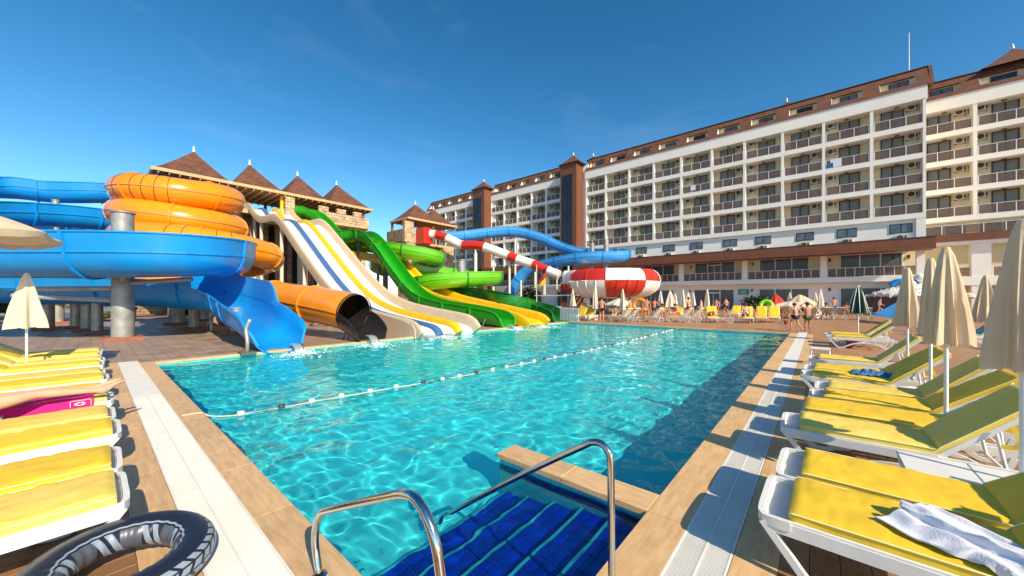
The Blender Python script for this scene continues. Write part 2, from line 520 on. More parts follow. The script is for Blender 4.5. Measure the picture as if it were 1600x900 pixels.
_s, _c = math.sin(YAW), math.cos(YAW)
def at(x, y, X=None, Y=None, z=None, d=None):
    """survey of the photograph: the place seen at (x, y) once one of its coordinates is known"""
    a = (x - 800) / 562
    dx, dy, dz = -_s + a * _c, _c + a * _s, (464 - y) / 562
    if z is not None: d = (z - EYE) / dz
    elif X is not None: d = X / dx
    elif Y is not None: d = Y / dy
    return Vector((d * dx, d * dy, EYE + d * dz))

# ================================================================ SETTING
PX0, PX1, PY0, PY1 = -13.5, -1.05, 1.09, 21.9
WZ = -0.10
def sheet(name, rects, m, z):
    b = MB()
    for x0, y0, x1, y1 in rects:
        b.add([(x0, y0, z), (x1, y0, z), (x1, y1, z), (x0, y1, z)], [(0, 1, 2, 3)])
    return b.build(name, m, kind='structure')
ground_m = mat('dry_ground', (0.24, 0.19, 0.12), 0.95, var=0.3, vs=0.05)
sheet('ground', [(-1500, -1500, PX0 - .1, 1500), (PX1 + .1, -1500, 1500, 1500), (PX0 - .1, -1500, PX1 + .1, PY0 - .1), (PX0 - .1, PY1 + .1, PX1 + .1, 1500)], ground_m, -0.06)
slide_deck = sheet('slide_deck', [(-75, -25, -14.2, 75), (-14.2, .83, -13.78, 22.2)], 'tile_grey', -0.004)
near_deck = sheet('near_deck', [(-14.2, -25, 0.0, .2)], 'tile_far', -0.004)
right_deck = sheet('right_deck', [(-.2, .2, 45, 22.2), (0.0, -25, 45, .2)], 'tile_far', -0.004)
far_deck = sheet('far_deck', [(-14.2, 22.2, 45, 75)], 'tile_far', -0.004)
planks = {}
# wood look tiles near the camera, each a plank of its own
def plank_at(x, y, w, l, par, k):
    if k not in planks:
        planks[k] = [MB().box(-w / 2, -l / 2, -.02, w / 2, l / 2, 0, ch=.0025).mesh('plank', 'plank%d' % q) for q in range(3)]
    me = planks[k][random.choice((0, 0, 1, 2))]
    link('plank', me, par, False, loc=(x, y, 0.003 + random.uniform(0, .0012)))
cand = []
PL, PW = 0.9, 0.148
for i in range(0, 22):                               # right of the pool
    x = -.2 + .152 * i + .076
    for j in range(-2, 12):
        y = .2 + (j + (i % 3) / 3) * .905 + .45
        cand.append((math.hypot(x, y), x, y, right_deck))
for i in range(0, 60):
    x = -9.4 + .152 * i
    for j in range(0, 4):
        y = .2 - (j + .5) * .905
        cand.append((math.hypot(x + 1.5, y), x, y, near_deck))
cand.sort(key=lambda c: c[0])
for d_, x, y, par in cand[:290]:
    plank_at(x, y, PW, PL, par, 'p')
for par in (right_deck, near_deck):
    b = MB()
    for d_, x, y, p_ in cand[290:]:
        if p_ is par:
            b.box(x - PW / 2, y - PL / 2, -.02, x + PW / 2, y + PL / 2, .003, m=random.randrange(3), ch=.0025)
    b.build('planks_beyond', ['plank0', 'plank1', 'plank2'], par, kind='stuff')
# dark bed under the planks
sheet('plank_bed', [(-.2, -2.0, 3.15, 11.2), (-9.5, -3.45, -0.21, .2)], 'joint', -0.0005)

# ---- coping round the pool, stone by stone
M['grout'] = mat('tan_grout', (0.30, 0.19, 0.10), 0.9)
sheet('bedding', [(PX0 - .28, PY0 - .26, PX1 + .28, PY0 - .001), (PX1 + .001, PY0, PX1 + .283, PY1 + .28), (PX0 - .28, PY0, PX0 - .001, PY1 + .28), (PX0, PY1 + .001, PX1, PY1 + .28), (-.44, -1, -.2, 22), (-14.2, .2, -.5, .458)], 'grout', 0.0012)
coping = thing('pool_coping', 'honey travertine coping stones edging the turquoise pool', 'coping', (PX1, PY0, 0))
del coping['category'], coping['label']
coping['kind'] = 'structure'
def stones(x0, y0, x1, y1, n, along, name='coping_stone', z=0.0, par=None):
    g = .0025
    for i in range(n):
        if along == 'x':
            a, c = x0 + (x1 - x0) * i / n, x0 + (x1 - x0) * (i + 1) / n
            q = (a + g, y0, c - g, y1)
        else:
            a, c = y0 + (y1 - y0) * i / n, y0 + (y1 - y0) * (i + 1) / n
            q = (x0, a + g, x1, c - g)
        dz = random.uniform(-.0015, .0015)
        MB().box(q[0], q[1], z - .05, q[2], q[3], z + .004 + dz, ch=.0012).build(name, 'travertine_x' if along == 'x' else 'travertine', par or coping)
stones(PX1 - .015, PY0 - .4, PX1 + .285, PY1 + .3, 19, 'y')
stones(PX0 - .28, PY0 - .26, PX1 - .02, PY0 + .015, 11, 'x')
stones(PX0 - .28, PY0 + .02, PX0 + .015, PY1 + .28, 18, 'y')
stones(PX0 + .02, PY1 - .015, PX1 - .02, PY1 + .28, 11, 'x')
stones(-.44, -1.0, -.2, 22.0, 26, 'y', 'border_stone')
stones(-14.2, .2, -.5, .458, 15, 'x', 'border_stone')

# ---- overflow gutters with white slatted gratings
gut = thing('overflow_gutter', 'x', 'x', (-.6, 0, 0))
del gut['category'], gut['label']
gut['kind'] = 'structure'
b = MB()
b.add([(-.762, -1, -.02), (-.442, -1, -.02), (-.442, 23, -.02), (-.762, 23, -.02)], [(0, 1, 2, 3)])
b.add([(-14.2, .46, -.02), (-.77, .46, -.02), (-.77, .83, -.02), (-14.2, .83, -.02)], [(0, 1, 2, 3)])
b.build('channel', 'grate_dark', gut)
b = MB()
for x in (-.762, -.608, -.458):
    b.box(x, -1, -.018, x + .014, 9.0, .004)
b.box(-.762, 9.0, -.01, -.444, 23, .003)
for y in (.462, .64, .818):
    b.box(-9.0, y, -.018, -.80, y + .012, .004)
b.box(-14.2, .462, -.01, -9.0, .83, .003)
b.build('grating_frame', 'grate', gut)
b = MB()
y = -1.0
while y < 9.0:
    b.box(-.748, y, -.012, -.609, y + .0115, .002)
    b.box(-.593, y, -.012, -.459, y + .0115, .002)
    y += .0205
x = -9.0
while x < -.8:
    b.box(x, .475, -.012, x + .015, .639, .002)
    b.box(x, .653, -.012, x + .015, .817, .002)
    x += .0205
b.build('grating_slats', 'grate', gut, kind='stuff')

# ---- basin
FZ = -.82
b = MB()
b.add([(PX0, PY0, FZ), (PX1, PY0, FZ), (PX1, PY1, FZ), (PX0, PY1, FZ)], [(0, 1, 2, 3)])
b.build('pool_floor', 'pool_tile', fix=False, kind='structure')
b = MB()
for (xa, ya, xb, yb) in ((PX0, PY0, PX1, PY0), (PX1, PY0, PX1, PY1), (PX1, PY1, PX0, PY1), (PX0, PY1, PX0, PY0)):
    for z0, z1, m_ in ((FZ, -.27, 0), (-.27, -.12, 1), (-.12, -.03, 0)):
        b.add([(xa, ya, z0), (xb, yb, z0), (xb, yb, z1), (xa, ya, z1)], [(0, 1, 2, 3)], m_)
b.build('pool_wall', ['pool_wall', 'navy_band'], fix=False, kind='structure')

# ---- steps in the near corner, tile by tile
stairs = thing('pool_stairs', 'x', 'x', (-1.05, 2.0, -1.4))
del stairs['category'], stairs['label']
stairs['kind'] = 'structure'
tm = [MB().box(-.088, -.045, -.01, .088, .045, 0, ch=.0015).mesh('step_tile', 'navy_tile'),
      MB().box(-.006, -.085, 0, .006, .085, .085).mesh('riser_tile', 'navy_tile')]
b = MB()
nb = MB()
for i in range(5):
    x1, x0, zt = PX1 - .315 * i, PX1 - .315 * (i + 1), -.22 - .115 * i
    b.box(x0, PY0 + .002, FZ + .002, x1 - .001, 2.975, zt - .012)
    nb.box(x0 - .004, PY0 + .004, zt - .02, x0 + .022, 2.973, zt + .002)
    for k in range(10):
        yy = PY0 + .1 + k * .187
        for q in range(3):
            link('step_tile', tm[0], stairs, False, loc=(x0 + .068 + q * .098 - stairs.location.x, yy - stairs.location.y, zt - stairs.location.z)).rotation_euler = (0, 0, R(90))
        link('riser_tile', tm[1], stairs, False, loc=(x0 - .008 - stairs.location.x, yy - stairs.location.y, zt - .11 - stairs.location.z))
b.build('stair_body', 'navy_grout', stairs)
nb.build('nosing_strip', 'nosing', stairs)

# ---- low wall beside the steps
dw = thing('divider_wall', 'low tiled wall with a travertine cap beside the blue pool steps', 'wall', (-1.9, 3.1, FZ))
b = MB()
b.box(-2.72, 2.98, FZ + .01, PX1 + .001, 3.24, -.27)
b.box(-2.72, 2.98, -.125, PX1 + .001, 3.24, -.05)
b.build('tiled_body', 'pool_wall', dw)
MB().box(-2.723, 2.977, -.27, PX1 + .001, 3.243, -.125).build('navy_tile_band', 'navy_band', dw)
MB().box(-2.74, 2.955, -.05, -1.9, 3.262, .006, ch=.007).build('cap_stone', 'travertine_x', dw)
MB().box(-1.893, 2.955, -.05, PX1 - .018, 3.262, .005, ch=.007).build('cap_stone', 'travertine_x', dw)

# ---- water: a rippled refracting surface; the sun is focused through it on to the tiles
wm = bpy.data.materials.new('pool_water')
wm.use_nodes = True
n = wm.node_tree
n.nodes.clear()
out = n.nodes.new('ShaderNodeOutputMaterial')
gls = n.nodes.new('ShaderNodeBsdfGlass')
gls.inputs['IOR'].default_value = 1.33
gls.inputs['Roughness'].default_value = 0
gls.inputs['Color'].default_value = (0.60, 0.975, 0.97, 1)
n.links.new(gls.outputs[0], out.inputs[0])
M['water'] = wm
def wave(x, y):
    w_ = .020 * noise.noise(Vector((x * 1.1, y * 1.1, 0))) + .010 * noise.noise(Vector((x * 2.4, y * 2.4, 4)))
    q = Vector((x * 4.3 + .8 * noise.noise(Vector((x * 2, y * 2, 7))), y * 4.9, 9))
    w_ += .0078 * noise.noise(q) + .0036 * noise.noise(q * 2.1)
    return w_
vs, fs = [], []
NX, NY = 250, 380
xs = [PX0 + (PX1 - PX0) * (1 - (1 - i / NX) ** 1.25) for i in range(NX + 1)]
ys = [PY0 + (PY1 - PY0) * (j / NY) ** 1.45 for j in range(NY + 1)]
for y in ys:
    for x in xs:
        vs.append((x, y, WZ + wave(x, y)))
for j in range(NY):
    for i in range(NX):
        a = j * (NX + 1) + i
        fs.append((a, a + 1, a + NX + 2, a + NX + 1))
water = MB().add(vs, fs).build('pool_water', 'water', smooth=True, fix=False, kind='structure')
water.cycles.is_caustics_caster = True
sun_d.cycles.is_caustics_light = True
for o in list(bpy.data.objects):
    if o.type == 'MESH' and (o.name.split('.')[0] in ('pool_floor', 'pool_wall', 'step_tile', 'riser_tile', 'stair_body', 'nosing_strip', 'tiled_body', 'navy_tile_band')):
        o.cycles.is_caustics_receiver = True

# ================================================================ POOL FITTINGS
def rail(pts, label, r=.0215):
    p = spline([Vector(q) for q in pts], .05)
    base = Vector(pts[0])
    t = thing('handrail', label, 'handrail', (base.x, base.y, 0), group='steel handrails at the pool steps')
    MB().tube(p, r, 14).build('rail_tube', 'steel', t, smooth=True)
    for q in (pts[0], pts[-1]):
        if q[2] > -.05:
            MB().lathe([(.045, 0), (.045, .008), (.024, .014)], 16, (q[0], q[1], .004)).build('base_collar', 'steel', t, smooth=40)
    return t
rail([(-.93, 2.0, 0), (-.935, 2.0, .3), (-.94, 2.0, .76), (-.955, 2.0, .83), (-1.0, 2.0, .866), (-1.06, 2.0, .858), (-1.13, 2.0, .815), (-1.6, 2.0, .49), (-2.31, 2.0, -.03), (-2.5, 2.0, -.2), (-2.56, 2.0, -.4)],
     'steel handrail sloping down into the water over the blue pool steps')
rail([(-1.13, .93, 0), (-1.14, .93, .3), (-1.18, .93, .62), (-1.24, .93, .78), (-1.34, .93, .858), (-1.44, .93, .85), (-1.62, .93, .77), (-2.2, .93, .49), (-2.35, .93, .41), (-2.43, .93, .31), (-2.45, .93, .19), (-2.42, .93, .09), (-2.38, .93, 0)],
     'bent steel handrail on the stone edge nearest the black swim ring', .0225)
# lane rope
rp = [(-7.1, .86, .012), (-7.06, 1.08, .012), (-7.03, 1.16, -.05), (-6.95, 1.43, WZ), (-6.83, 2.07, WZ), (-6.78, 2.69, WZ), (-6.6, 3.92, WZ), (-6.4, 5.1, WZ), (-6.25, 7.3, WZ), (-6.0, 12.3, WZ), (-6.1, 17, WZ), (-6.15, 21.85, -.05)]
rope = spline(rp, .12)
t = thing('lane_rope', 'float rope strung down the middle of the pool', 'lane rope', (-6.5, 10, WZ))
MB().tube(rope, .011, 6).build('rope', 'rope', t, smooth=True)
acc, nxt, k = 0, .62, 0
flm = [MB().lathe([(.001, -.048), (.028, -.046), (.041, -.03), (.044, 0), (.041, .03), (.028, .046), (.001, .048)], 14).mesh('float', q, 50) for q in ('float_w', 'float_w', 'float_d')]
for a, b_ in zip(rope, rope[1:]):
    acc += (b_ - a).length
    if acc > nxt and b_.y < 21.7:
        o = link('float', flm[(0, 2, 0, 1, 0, 0, 2, 0)[k % 8]], t, False, loc=b_ - t.location + Vector((0, 0, .018)))
        o.rotation_euler = (R(90), 0, math.atan2((b_ - a).y, (b_ - a).x) - R(90))
        k += 1
        nxt += .52
# wet rope knot lying on the coping

# ================================================================ LOUNGERS
def cushion_mb(hinge, angle, L2, w=.30, th=.032, z=.395, seed=0, sag=.006, x0=.03):
    """one long soft pad bent at the hinge"""
    rnd = random.Random(seed)
    pts = []
    ca, sa = math.cos(angle), math.sin(angle)
    N1, N2 = 44, 34
    for i in range(N1 + 1):
        x = x0 + (hinge - x0) * i / N1
        pts.append((x, z, 0, 1))
    for i in range(1, N2 + 1):
        l = L2 * i / N2
        a = angle * min(1, i / 2.5)
        pts.append((hinge + l * ca, z + l * sa + .004, a, 1))
    prof = []
    nw = 16
    for i in range(nw + 1):
        y = -w + 2 * w * i / nw
        prof.append((y, th * (1 if 0 < i < nw else .35), 1 if 0 < i < nw else 0))
    top = [(y, t_, s_) for y, t_, s_ in prof]
    bot = [(y, -th, 0) for y, t_, s_ in reversed(prof)]
    ring = top + bot
    n_ = len(ring)
    mb = MB()
    vs = []
    off = Vector((seed * 7.3, 0, 0))
    for k, (x, zz, a, s_) in enumerate(pts):
        e = min(k, len(pts) - 1 - k)
        kk = (0.45, .85, 1)[min(e, 2)]
        for y, h, s2 in ring:
            d = 0
            if s2:
                q = Vector((x * 5, y * 7, zz * 5)) + off
                d = .010 * noise.noise(q) + .004 * noise.noise(q * 2.7) + .011 * (1 - (y / w) ** 2) - .004 * abs(math.sin(x * 9 + y * 4 + seed)) + .0035 * noise.noise(Vector((x * 26, y * 9, seed))) + .003 * noise.noise(Vector((x * 60, y * 22, seed)))
            wy = y * (1 + .015 * noise.noise(Vector((x * 6, seed, y))))
            hh = (h + d) * kk if h > 0 else h * .9
            vs.append((x - math.sin(a) * hh, wy * (1 if e > 0 else .97), zz + math.cos(a) * hh))
    fs = []
    for k in range(len(pts) - 1):
        for i in range(n_):
            j = (i + 1) % n_
            fs.append((k * n_ + i, k * n_ + j, (k + 1) * n_ + j, (k + 1) * n_ + i))
    fs += [tuple(range(n_ - 1, -1, -1)), tuple((len(pts) - 1) * n_ + i for i in range(n_))]
    mb.add(vs, fs)
    # seam piping runs round both long edges
    pps = []
    for sgn in (-1, 1):
        pp = MB()
        line = []
        for k, (x, zz, a, s_) in enumerate(pts):
            hh = th * .55
            line.append(Vector((x - math.sin(a) * hh, sgn * (w + .002), zz + math.cos(a) * hh)))
        pp.tube(line, .0055, 5)
        pps.append(pp)
    return mb, pps

def make_lounger(name='sun_lounger', angle=R(50), hinge=1.0, cush='cush', bare=False, old=False, seed=0, x0=.03, flat=False):
    t = thing(name, 'yellow cushioned white lounger', 'sun lounger')
    pl = 'plastic_old' if old else 'plastic'
    L2 = .80
    ca, sa = math.cos(angle), math.sin(angle)
    b = MB()                                          # frame: side rails, foot panel, slats
    for s in (-1, 1):
        y = s * .315
        b.box(-.085, y - .018, .28, 1.55, y + .018, .355)
        b.box(-.085, y - .012, .355, hinge, y + .012, .368)
    rim = [Vector((.04, -.325, .352)), Vector((-.06, -.322, .352)), Vector((-.112, -.28, .352)), Vector((-.118, 0, .356)), Vector((-.112, .28, .352)), Vector((-.06, .322, .352)), Vector((.04, .325, .352))]
    b.sweep(spline(rim, .04), [(-.016, -.04), (.016, -.04), (.016, .018), (-.016, .018)])
    b.box(-.10, -.30, .318, .05, .30, .33)
    b.build('frame', pl, t, smooth=30, world=False)
    sl = MB()
    k = 0
    x = .06
    while x < hinge - .05:
        sl.box(x, -.297, .325, x + .085, .297, .348)
        x += .115
    sl.build('seat_slats', pl, t, world=False)
    # arched legs, one each side and end
    for s in (-1, 1):
        y = s * .315
        foot = [Vector(p) for p in ((-.10, y, .33), (-.07, y, .29), (.06, y, .12), (.13, y, .035), (.19, y, .022), (.27, y, .03), (.38, y, .10), (.52, y, .17), (.68, y, .205), (.83, y, .21))]
        back = [Vector(p) for p in ((.82, y, .21), (.98, y, .205), (1.12, y, .17), (1.24, y, .09), (1.31, y, .03), (1.37, y, .022), (1.43, y, .04), (1.5, y, .16), (1.54, y, .29))]
        for q in (foot, back):
            MB().sweep(spline(q, .05), [(-.021, -.02), (.021, -.02), (.021, .02), (-.021, .02)], up=Vector((0, 1, 0))).build('leg', pl, t, smooth=30, world=False)
    # back frame tilted at the hinge
    bk = MB()
    rot = Matrix.Rotation(-angle, 3, 'Y')
    h0 = Vector((hinge, 0, .345))
    def P(l, y, u=0): return h0 + rot @ Vector((l, y, u))
    for s in (-1, 1):
        bk.obox(P(L2 / 2, s * .285), (L2, .034, .04), rot)
    bk.obox(P(L2 - .01, 0), (.05, .60, .042), rot)
    bk.build('back_frame', pl, t, world=False)
    bs = MB()
    l = .08
    while l < L2 - .06:
        bs.obox(P(l, 0, .006), (.075, .54, .014), rot)
        l += .105
    bs.build('back_slats', pl, t, world=False)
    pr = MB()                                         # prop bars behind the back
    for s in (-1, 1):
        pr.tube([P(L2 * .55, s * .22, -.02), Vector((1.36 if angle > .5 else 1.45, s * .22, .30))], .014, 6)
    pr.tube([Vector((1.36 if angle > .5 else 1.45, -.3, .30)), Vector((1.36 if angle > .5 else 1.45, .3, .30))], .014, 6)
    pr.build('prop_bar', pl, t, world=False)
    if not bare:
        c, pp = cushion_mb(hinge, angle if not flat else .02, L2 if not flat else .12, seed=seed, x0=x0, w=.30 if not flat else .325, z=.395 if not flat else .405)
        co = c.build('cushion', cush, t, smooth=50, world=False)
        for p_ in pp: p_.build('piping', 'piping', co, smooth=True, world=False)
        st = MB()
        base = P(L2 * .62, .0, 0)
        line = spline([base + Vector((.03, -.335, .02)), base + Vector((.06, -.36, -.06)), base + Vector((.045, -.35, -.14)), base + Vector((-.03, -.345, -.15))], .02)
        st.sweep(line, [(-.018, -.002), (.018, -.002), (.018, .002), (-.018, .002)], up=Vector((0, 1, 0)))
        st.build('strap', 'cush', co, smooth=40, world=False)
    return t

GR = 'yellow cushioned loungers right of the pool'
protoA = make_lounger(angle=R(42), hinge=.98, seed=1)
protoB = make_lounger(angle=R(38), hinge=1.0, seed=2, cush='cush')
protoD = make_lounger(angle=R(40), hinge=.98, seed=4, cush='cush', x0=-.10, flat=True)
protoD['group'] = GR
protoC = make_lounger(angle=R(44), hinge=.97, seed=3, cush='cush_pale')
protoA['group'] = protoB['group'] = protoC['group'] = GR
right = [(protoA, -.17, 3.10, 'nearest lounger right of the pool, a white towel thrown over its yellow pad'),
         (protoB, -.13, 3.80, 'second lounger from the camera on the right, against the one with the white towel'),
         (protoC, -.19, 5.08, 'right-hand lounger just beyond the white side table'),
         (protoD, -.03, 5.86, 'fourth lounger right of the pool, its pad slipped off the bare slatted back'),
         (protoB, .02, 6.72, 'fifth lounger right of the pool, tight against the sixth'),
         (protoC, .08, 7.42, 'sixth lounger right of the pool, its back beside the big folded parasol'),
         (protoA, -.12, 8.45, 'right-hand lounger with a blue towel on its pad'),
         (protoB, -.10, 9.20, 'right-hand lounger just behind the one with the blue towel'),
         (protoC, -.05, 10.75, 'right-hand lounger beside the small white stool'),
         ]
seen = set()
for p_, x, y, lab in right:
    if p_.name in seen:
        o = copy_tree(p_, (x, y, .005), 0, lab)
    else:
        seen.add(p_.name)
        p_.location = (x, y, .005); p_['label'] = lab; o = p_
    o.rotation_euler = (0, 0, R(random.uniform(-1.5, 1.5)))
GL = 'yellow cushioned loungers left of the pool'
leftp = make_lounger(angle=R(33), hinge=1.05, seed=5, x0=-.07, cush='cush_pale')
leftp['group'] = GL
leftq = make_lounger(angle=R(30), hinge=1.05, seed=6, x0=-.07, cush='cush')
leftq['group'] = GL
lefts = [(leftp, -3.87, 'nearest lounger on the left, beside the black swim ring'),
         (leftq, -4.60, 'second lounger on the left counting from the black swim ring'),
         (leftq, -5.70, 'third lounger on the left, just past an open gap'),
         (leftp, -6.42, 'fourth lounger on the left, beside the white table next to the bather'),
         (leftp, -7.50, 'left-hand lounger with the pink towel and the bather lying on it'),
         (leftq, -8.24, 'left-hand lounger directly behind the lying bather'),
         (leftq, -9.40, 'seventh lounger of the left row, past the bather'),
         (leftp, -10.15, 'eighth lounger of the left row, past the bather'),
         (leftq, -11.40, 'left-hand lounger just in front of the folded white parasol'),
         (leftp, -12.15, 'left-hand lounger at the foot of the folded white parasol'),
         (leftq, -13.35, 'last but one lounger of the left row, near the big steel column'),
         (leftp, -14.10, 'farthest lounger of the left row, nearest the big steel column')]
for p_, x, lab in lefts:
    if p_.name in seen:
        o = copy_tree(p_, (x, .02, .005), 0, lab)
    else:
        seen.add(p_.name)
        p_['label'] = lab; o = p_
    o.location = (x, .06 + random.uniform(-.02, .02), .005)
    o.rotation_euler = (0, 0, R(-90 + random.uniform(-1, 1)))

# ---------------------------------------------------------------- white side tables
def side_table(x, y, label, rz=0, s=1):
    t = thing('side_table', label, 'side table', (x, y, 0), rz)
    b = MB()
    for q in range(2):
        b.box(-.40 + q * .402, -.24, .36, -.004 + q * .402, .24, .385, ch=.006)
    b.box(-.39, -.23, .30, .39, .23, .358)
    b.build('table_top', 'plastic', t, world=False)
    for sx in (-1, 1):
        for sy in (-1, 1):
            MB().cyl((sx * .34, sy * .19, .30), (sx * .36, sy * .21, .003), .025, .02, 8).build('leg', 'plastic', t, world=False)
    return t
side_table(.92, 4.43, 'white plastic side table between two right-hand loungers')
side_table(-6.93, -1.05, 'white side table left of the pink towel', R(90))

# ================================================================ PARASOLS
def closed_parasol(name, x, y, top, h, rb, label, cloth='canvas', folds=8, group='folded beige parasols', n=64, skew=0, base=True, seed=0):
    t = thing(name, label, 'parasol', (x, y, 0), group=group)
    MB().cyl((0, 0, 0), (0, 0, top - .02), .019, n=10).build('pole', 'alu', t, world=False, smooth=40)
    if base:
        MB().lathe([(.001, 0), (.21, 0), (.21, .05), (.17, .075), (.03, .08), (.03, .26), (.001, .26)], 18).build('base', 'plastic', t, world=False, smooth=35)
    b = MB()
    def fn(a, r, z):
        q = (top - z) / h
        w_ = a + .10 * math.sin(2 * a + seed) + .06 * math.sin(2.2 * z + seed + 3 * a)
        f = 1 - abs(math.sin(folds * .5 * w_))
        f = f ** .75 * (.75 + .25 * math.sin(3 * a + seed * 2))
        f2 = math.cos(folds * 2 * a + 2 + seed + z) * .06
        nn = noise.noise(Vector((math.cos(a) * 2, math.sin(a) * 2, z * 1.4 + seed * 3))) * .09
        return r * (1 - (.50 - .62 * f) * min(1, .25 + q * 1.1) + f2 * q + nn * q)
    prof = [(.001, top + .03), (.028, top + .025), (.04, top - .01)]
    N = 14
    for i in range(1, N + 1):
        q = i / N
        prof.append((.045 + (rb - .045) * q ** .85 * (1 + .05 * math.sin(q * 3.1)), top - h * q))
    b.lathe([(r, z) for r, z in prof], n, fn=lambda a, r, z: fn(a, r, z) if z < top - .02 else r)
    # hem drops a little between the ribs
    off = (len(prof) - 1) * n
    for i in range(n):
        vx = list(b.v[off + i])
        vx[2] -= .03 * (math.cos(folds * 2 * math.pi * i / n) * .5 + .5) + .02 * noise.noise(Vector((i * .3, seed, 0)))
        b.v[off + i] = tuple(vx)
    b.build('canopy', cloth, t, world=False, smooth=60, fix=False)
    return t
closed_parasol('folded_parasol', 1.10, 6.33, 2.29, 1.06, .215, 'largest folded parasol, rising between the right-hand loungers', folds=9, n=144, seed=1, base=False)
closed_parasol('folded_parasol', 1.14, 4.45, 2.29, 1.06, .215, 'folded parasol cut off by the right edge of the picture', folds=9, n=144, seed=2, base=False)
closed_parasol('folded_parasol', 1.26, 9.95, 2.27, 1.06, .19, 'folded parasol just left of the largest one', n=96, seed=3)
closed_parasol('folded_parasol', 1.24, 7.98, 2.29, 1.06, .17, 'folded parasol hidden behind the left edge of the largest one', n=72, seed=4)
q_ = at(1540, 432, d=8.5)
closed_parasol('folded_parasol', q_.x, q_.y, q_.z, 1.07, .225, 'folded parasol over the pale aqua loungers, right of the largest one', n=96, seed=5)
q_ = at(1505, 450, d=17)
closed_parasol('folded_parasol', q_.x, q_.y, q_.z, 1.06, .24, 'small folded parasol far behind, just right of the largest one', n=48, seed=6)
q_ = at(1560, 452, d=17.5)
closed_parasol('folded_parasol', q_.x, q_.y, q_.z, 1.06, .26, 'small folded parasol behind the one over the aqua loungers', n=48, seed=7)
q_ = at(1341, 445, d=13.9)
closed_parasol('green_striped_parasol', q_.x, q_.y, q_.z, 1.08, .30, 'folded dark green parasol with white ribs in front of the hotel windows', 'canvas_g', group='', seed=8, n=64)
closed_parasol('white_parasol', -12.28, -.85, 2.21, 1.07, .285, 'folded white parasol standing among the left row of loungers', 'canvas_w', folds=6, group='', n=96, seed=9, base=False)

o = bpy.data.objects['green_striped_parasol']
b = MB()
for i in range(8):
    a = 2 * math.pi * i / 8 + .1
    b.tube([(math.cos(a) * r, math.sin(a) * r, z) for r, z in ((.04, 2.2), (.14, 1.85), (.23, 1.5), (.31, 1.15))], .014, 5)
b.build('rib_band', 'white_f', o, world=False, smooth=True)

def open_parasol(name, c, r, zr, za, n, label, cloth='canvas_w', tilt=0, rot=0, val=.18, group=None):
    t = thing(name, label, 'parasol', (c[0], c[1], 0), rot, group=group)
    MB().cyl((0, 0, 0), (0, 0, za), .025, n=8).build('pole', 'alu', t, world=False)
    b = MB()
    vs = [(0, 0, za)]
    rings = 6
    K = n * 6
    for k in range(1, rings + 1):
        q = k / rings
        for i in range(K):
            a = 2 * math.pi * i / K
            ph = (i % 6) / 6 * 2 * math.pi / n - math.pi / n
            rr = r * q * math.cos(math.pi / n) / math.cos(ph)
            sag = .05 * q * math.cos(ph * n)
            vs.append((rr * math.cos(a), rr * math.sin(a), za + (zr - za) * q ** 1.15 - sag * (1 if q < 1 else .6)))
    fs = [(0, 1 + i, 1 + (i + 1) % K) for i in range(K)]
    for k in range(rings - 1):
        for i in range(K):
            a_, b_ = 1 + k * K + i, 1 + k * K + (i + 1) % K
            fs.append((a_, b_, b_ + K, a_ + K))
    b.add(vs, fs)
    b.build('canopy', cloth, t, world=False, smooth=50, fix=False)
    v = MB()
    vs, fs = [], []
    for i in range(K):
        p = b.v[1 + (rings - 1) * K + i]
        vs += [(p[0] * 1.001, p[1] * 1.001, p[2]), (p[0] * .99, p[1] * .99, p[2] - val + .03 * math.cos(i * 2.1))]
    fs = [(2 * i, (2 * i + 2) % (2 * K), (2 * i + 3) % (2 * K), 2 * i + 1) for i in range(K)]
    v.add(vs, fs)
    v.build('valance', cloth, t, world=False, smooth=True, fix=False)
    rb = MB()
    for i in range(n):
        p = Vector(b.v[1 + (rings - 1) * K + i * 6])
        rb.tube([(0, 0, za - .03), (p.x, p.y, p.z - .02)], .008, 4)
        rb.tube([(0, 0, za - .75), (p.x * .5, p.y * .5, za + (zr - za) * .45 - .04)], .008, 4)
    rb.build('ribs', 'alu', t, world=False)
    return t
open_parasol('open_parasol', (-12.5, -2.65), 2.35, 2.98, 3.85, 8, 'large open beige parasol at the upper left edge, seen from below', 'canvas', rot=R(17), val=.12)

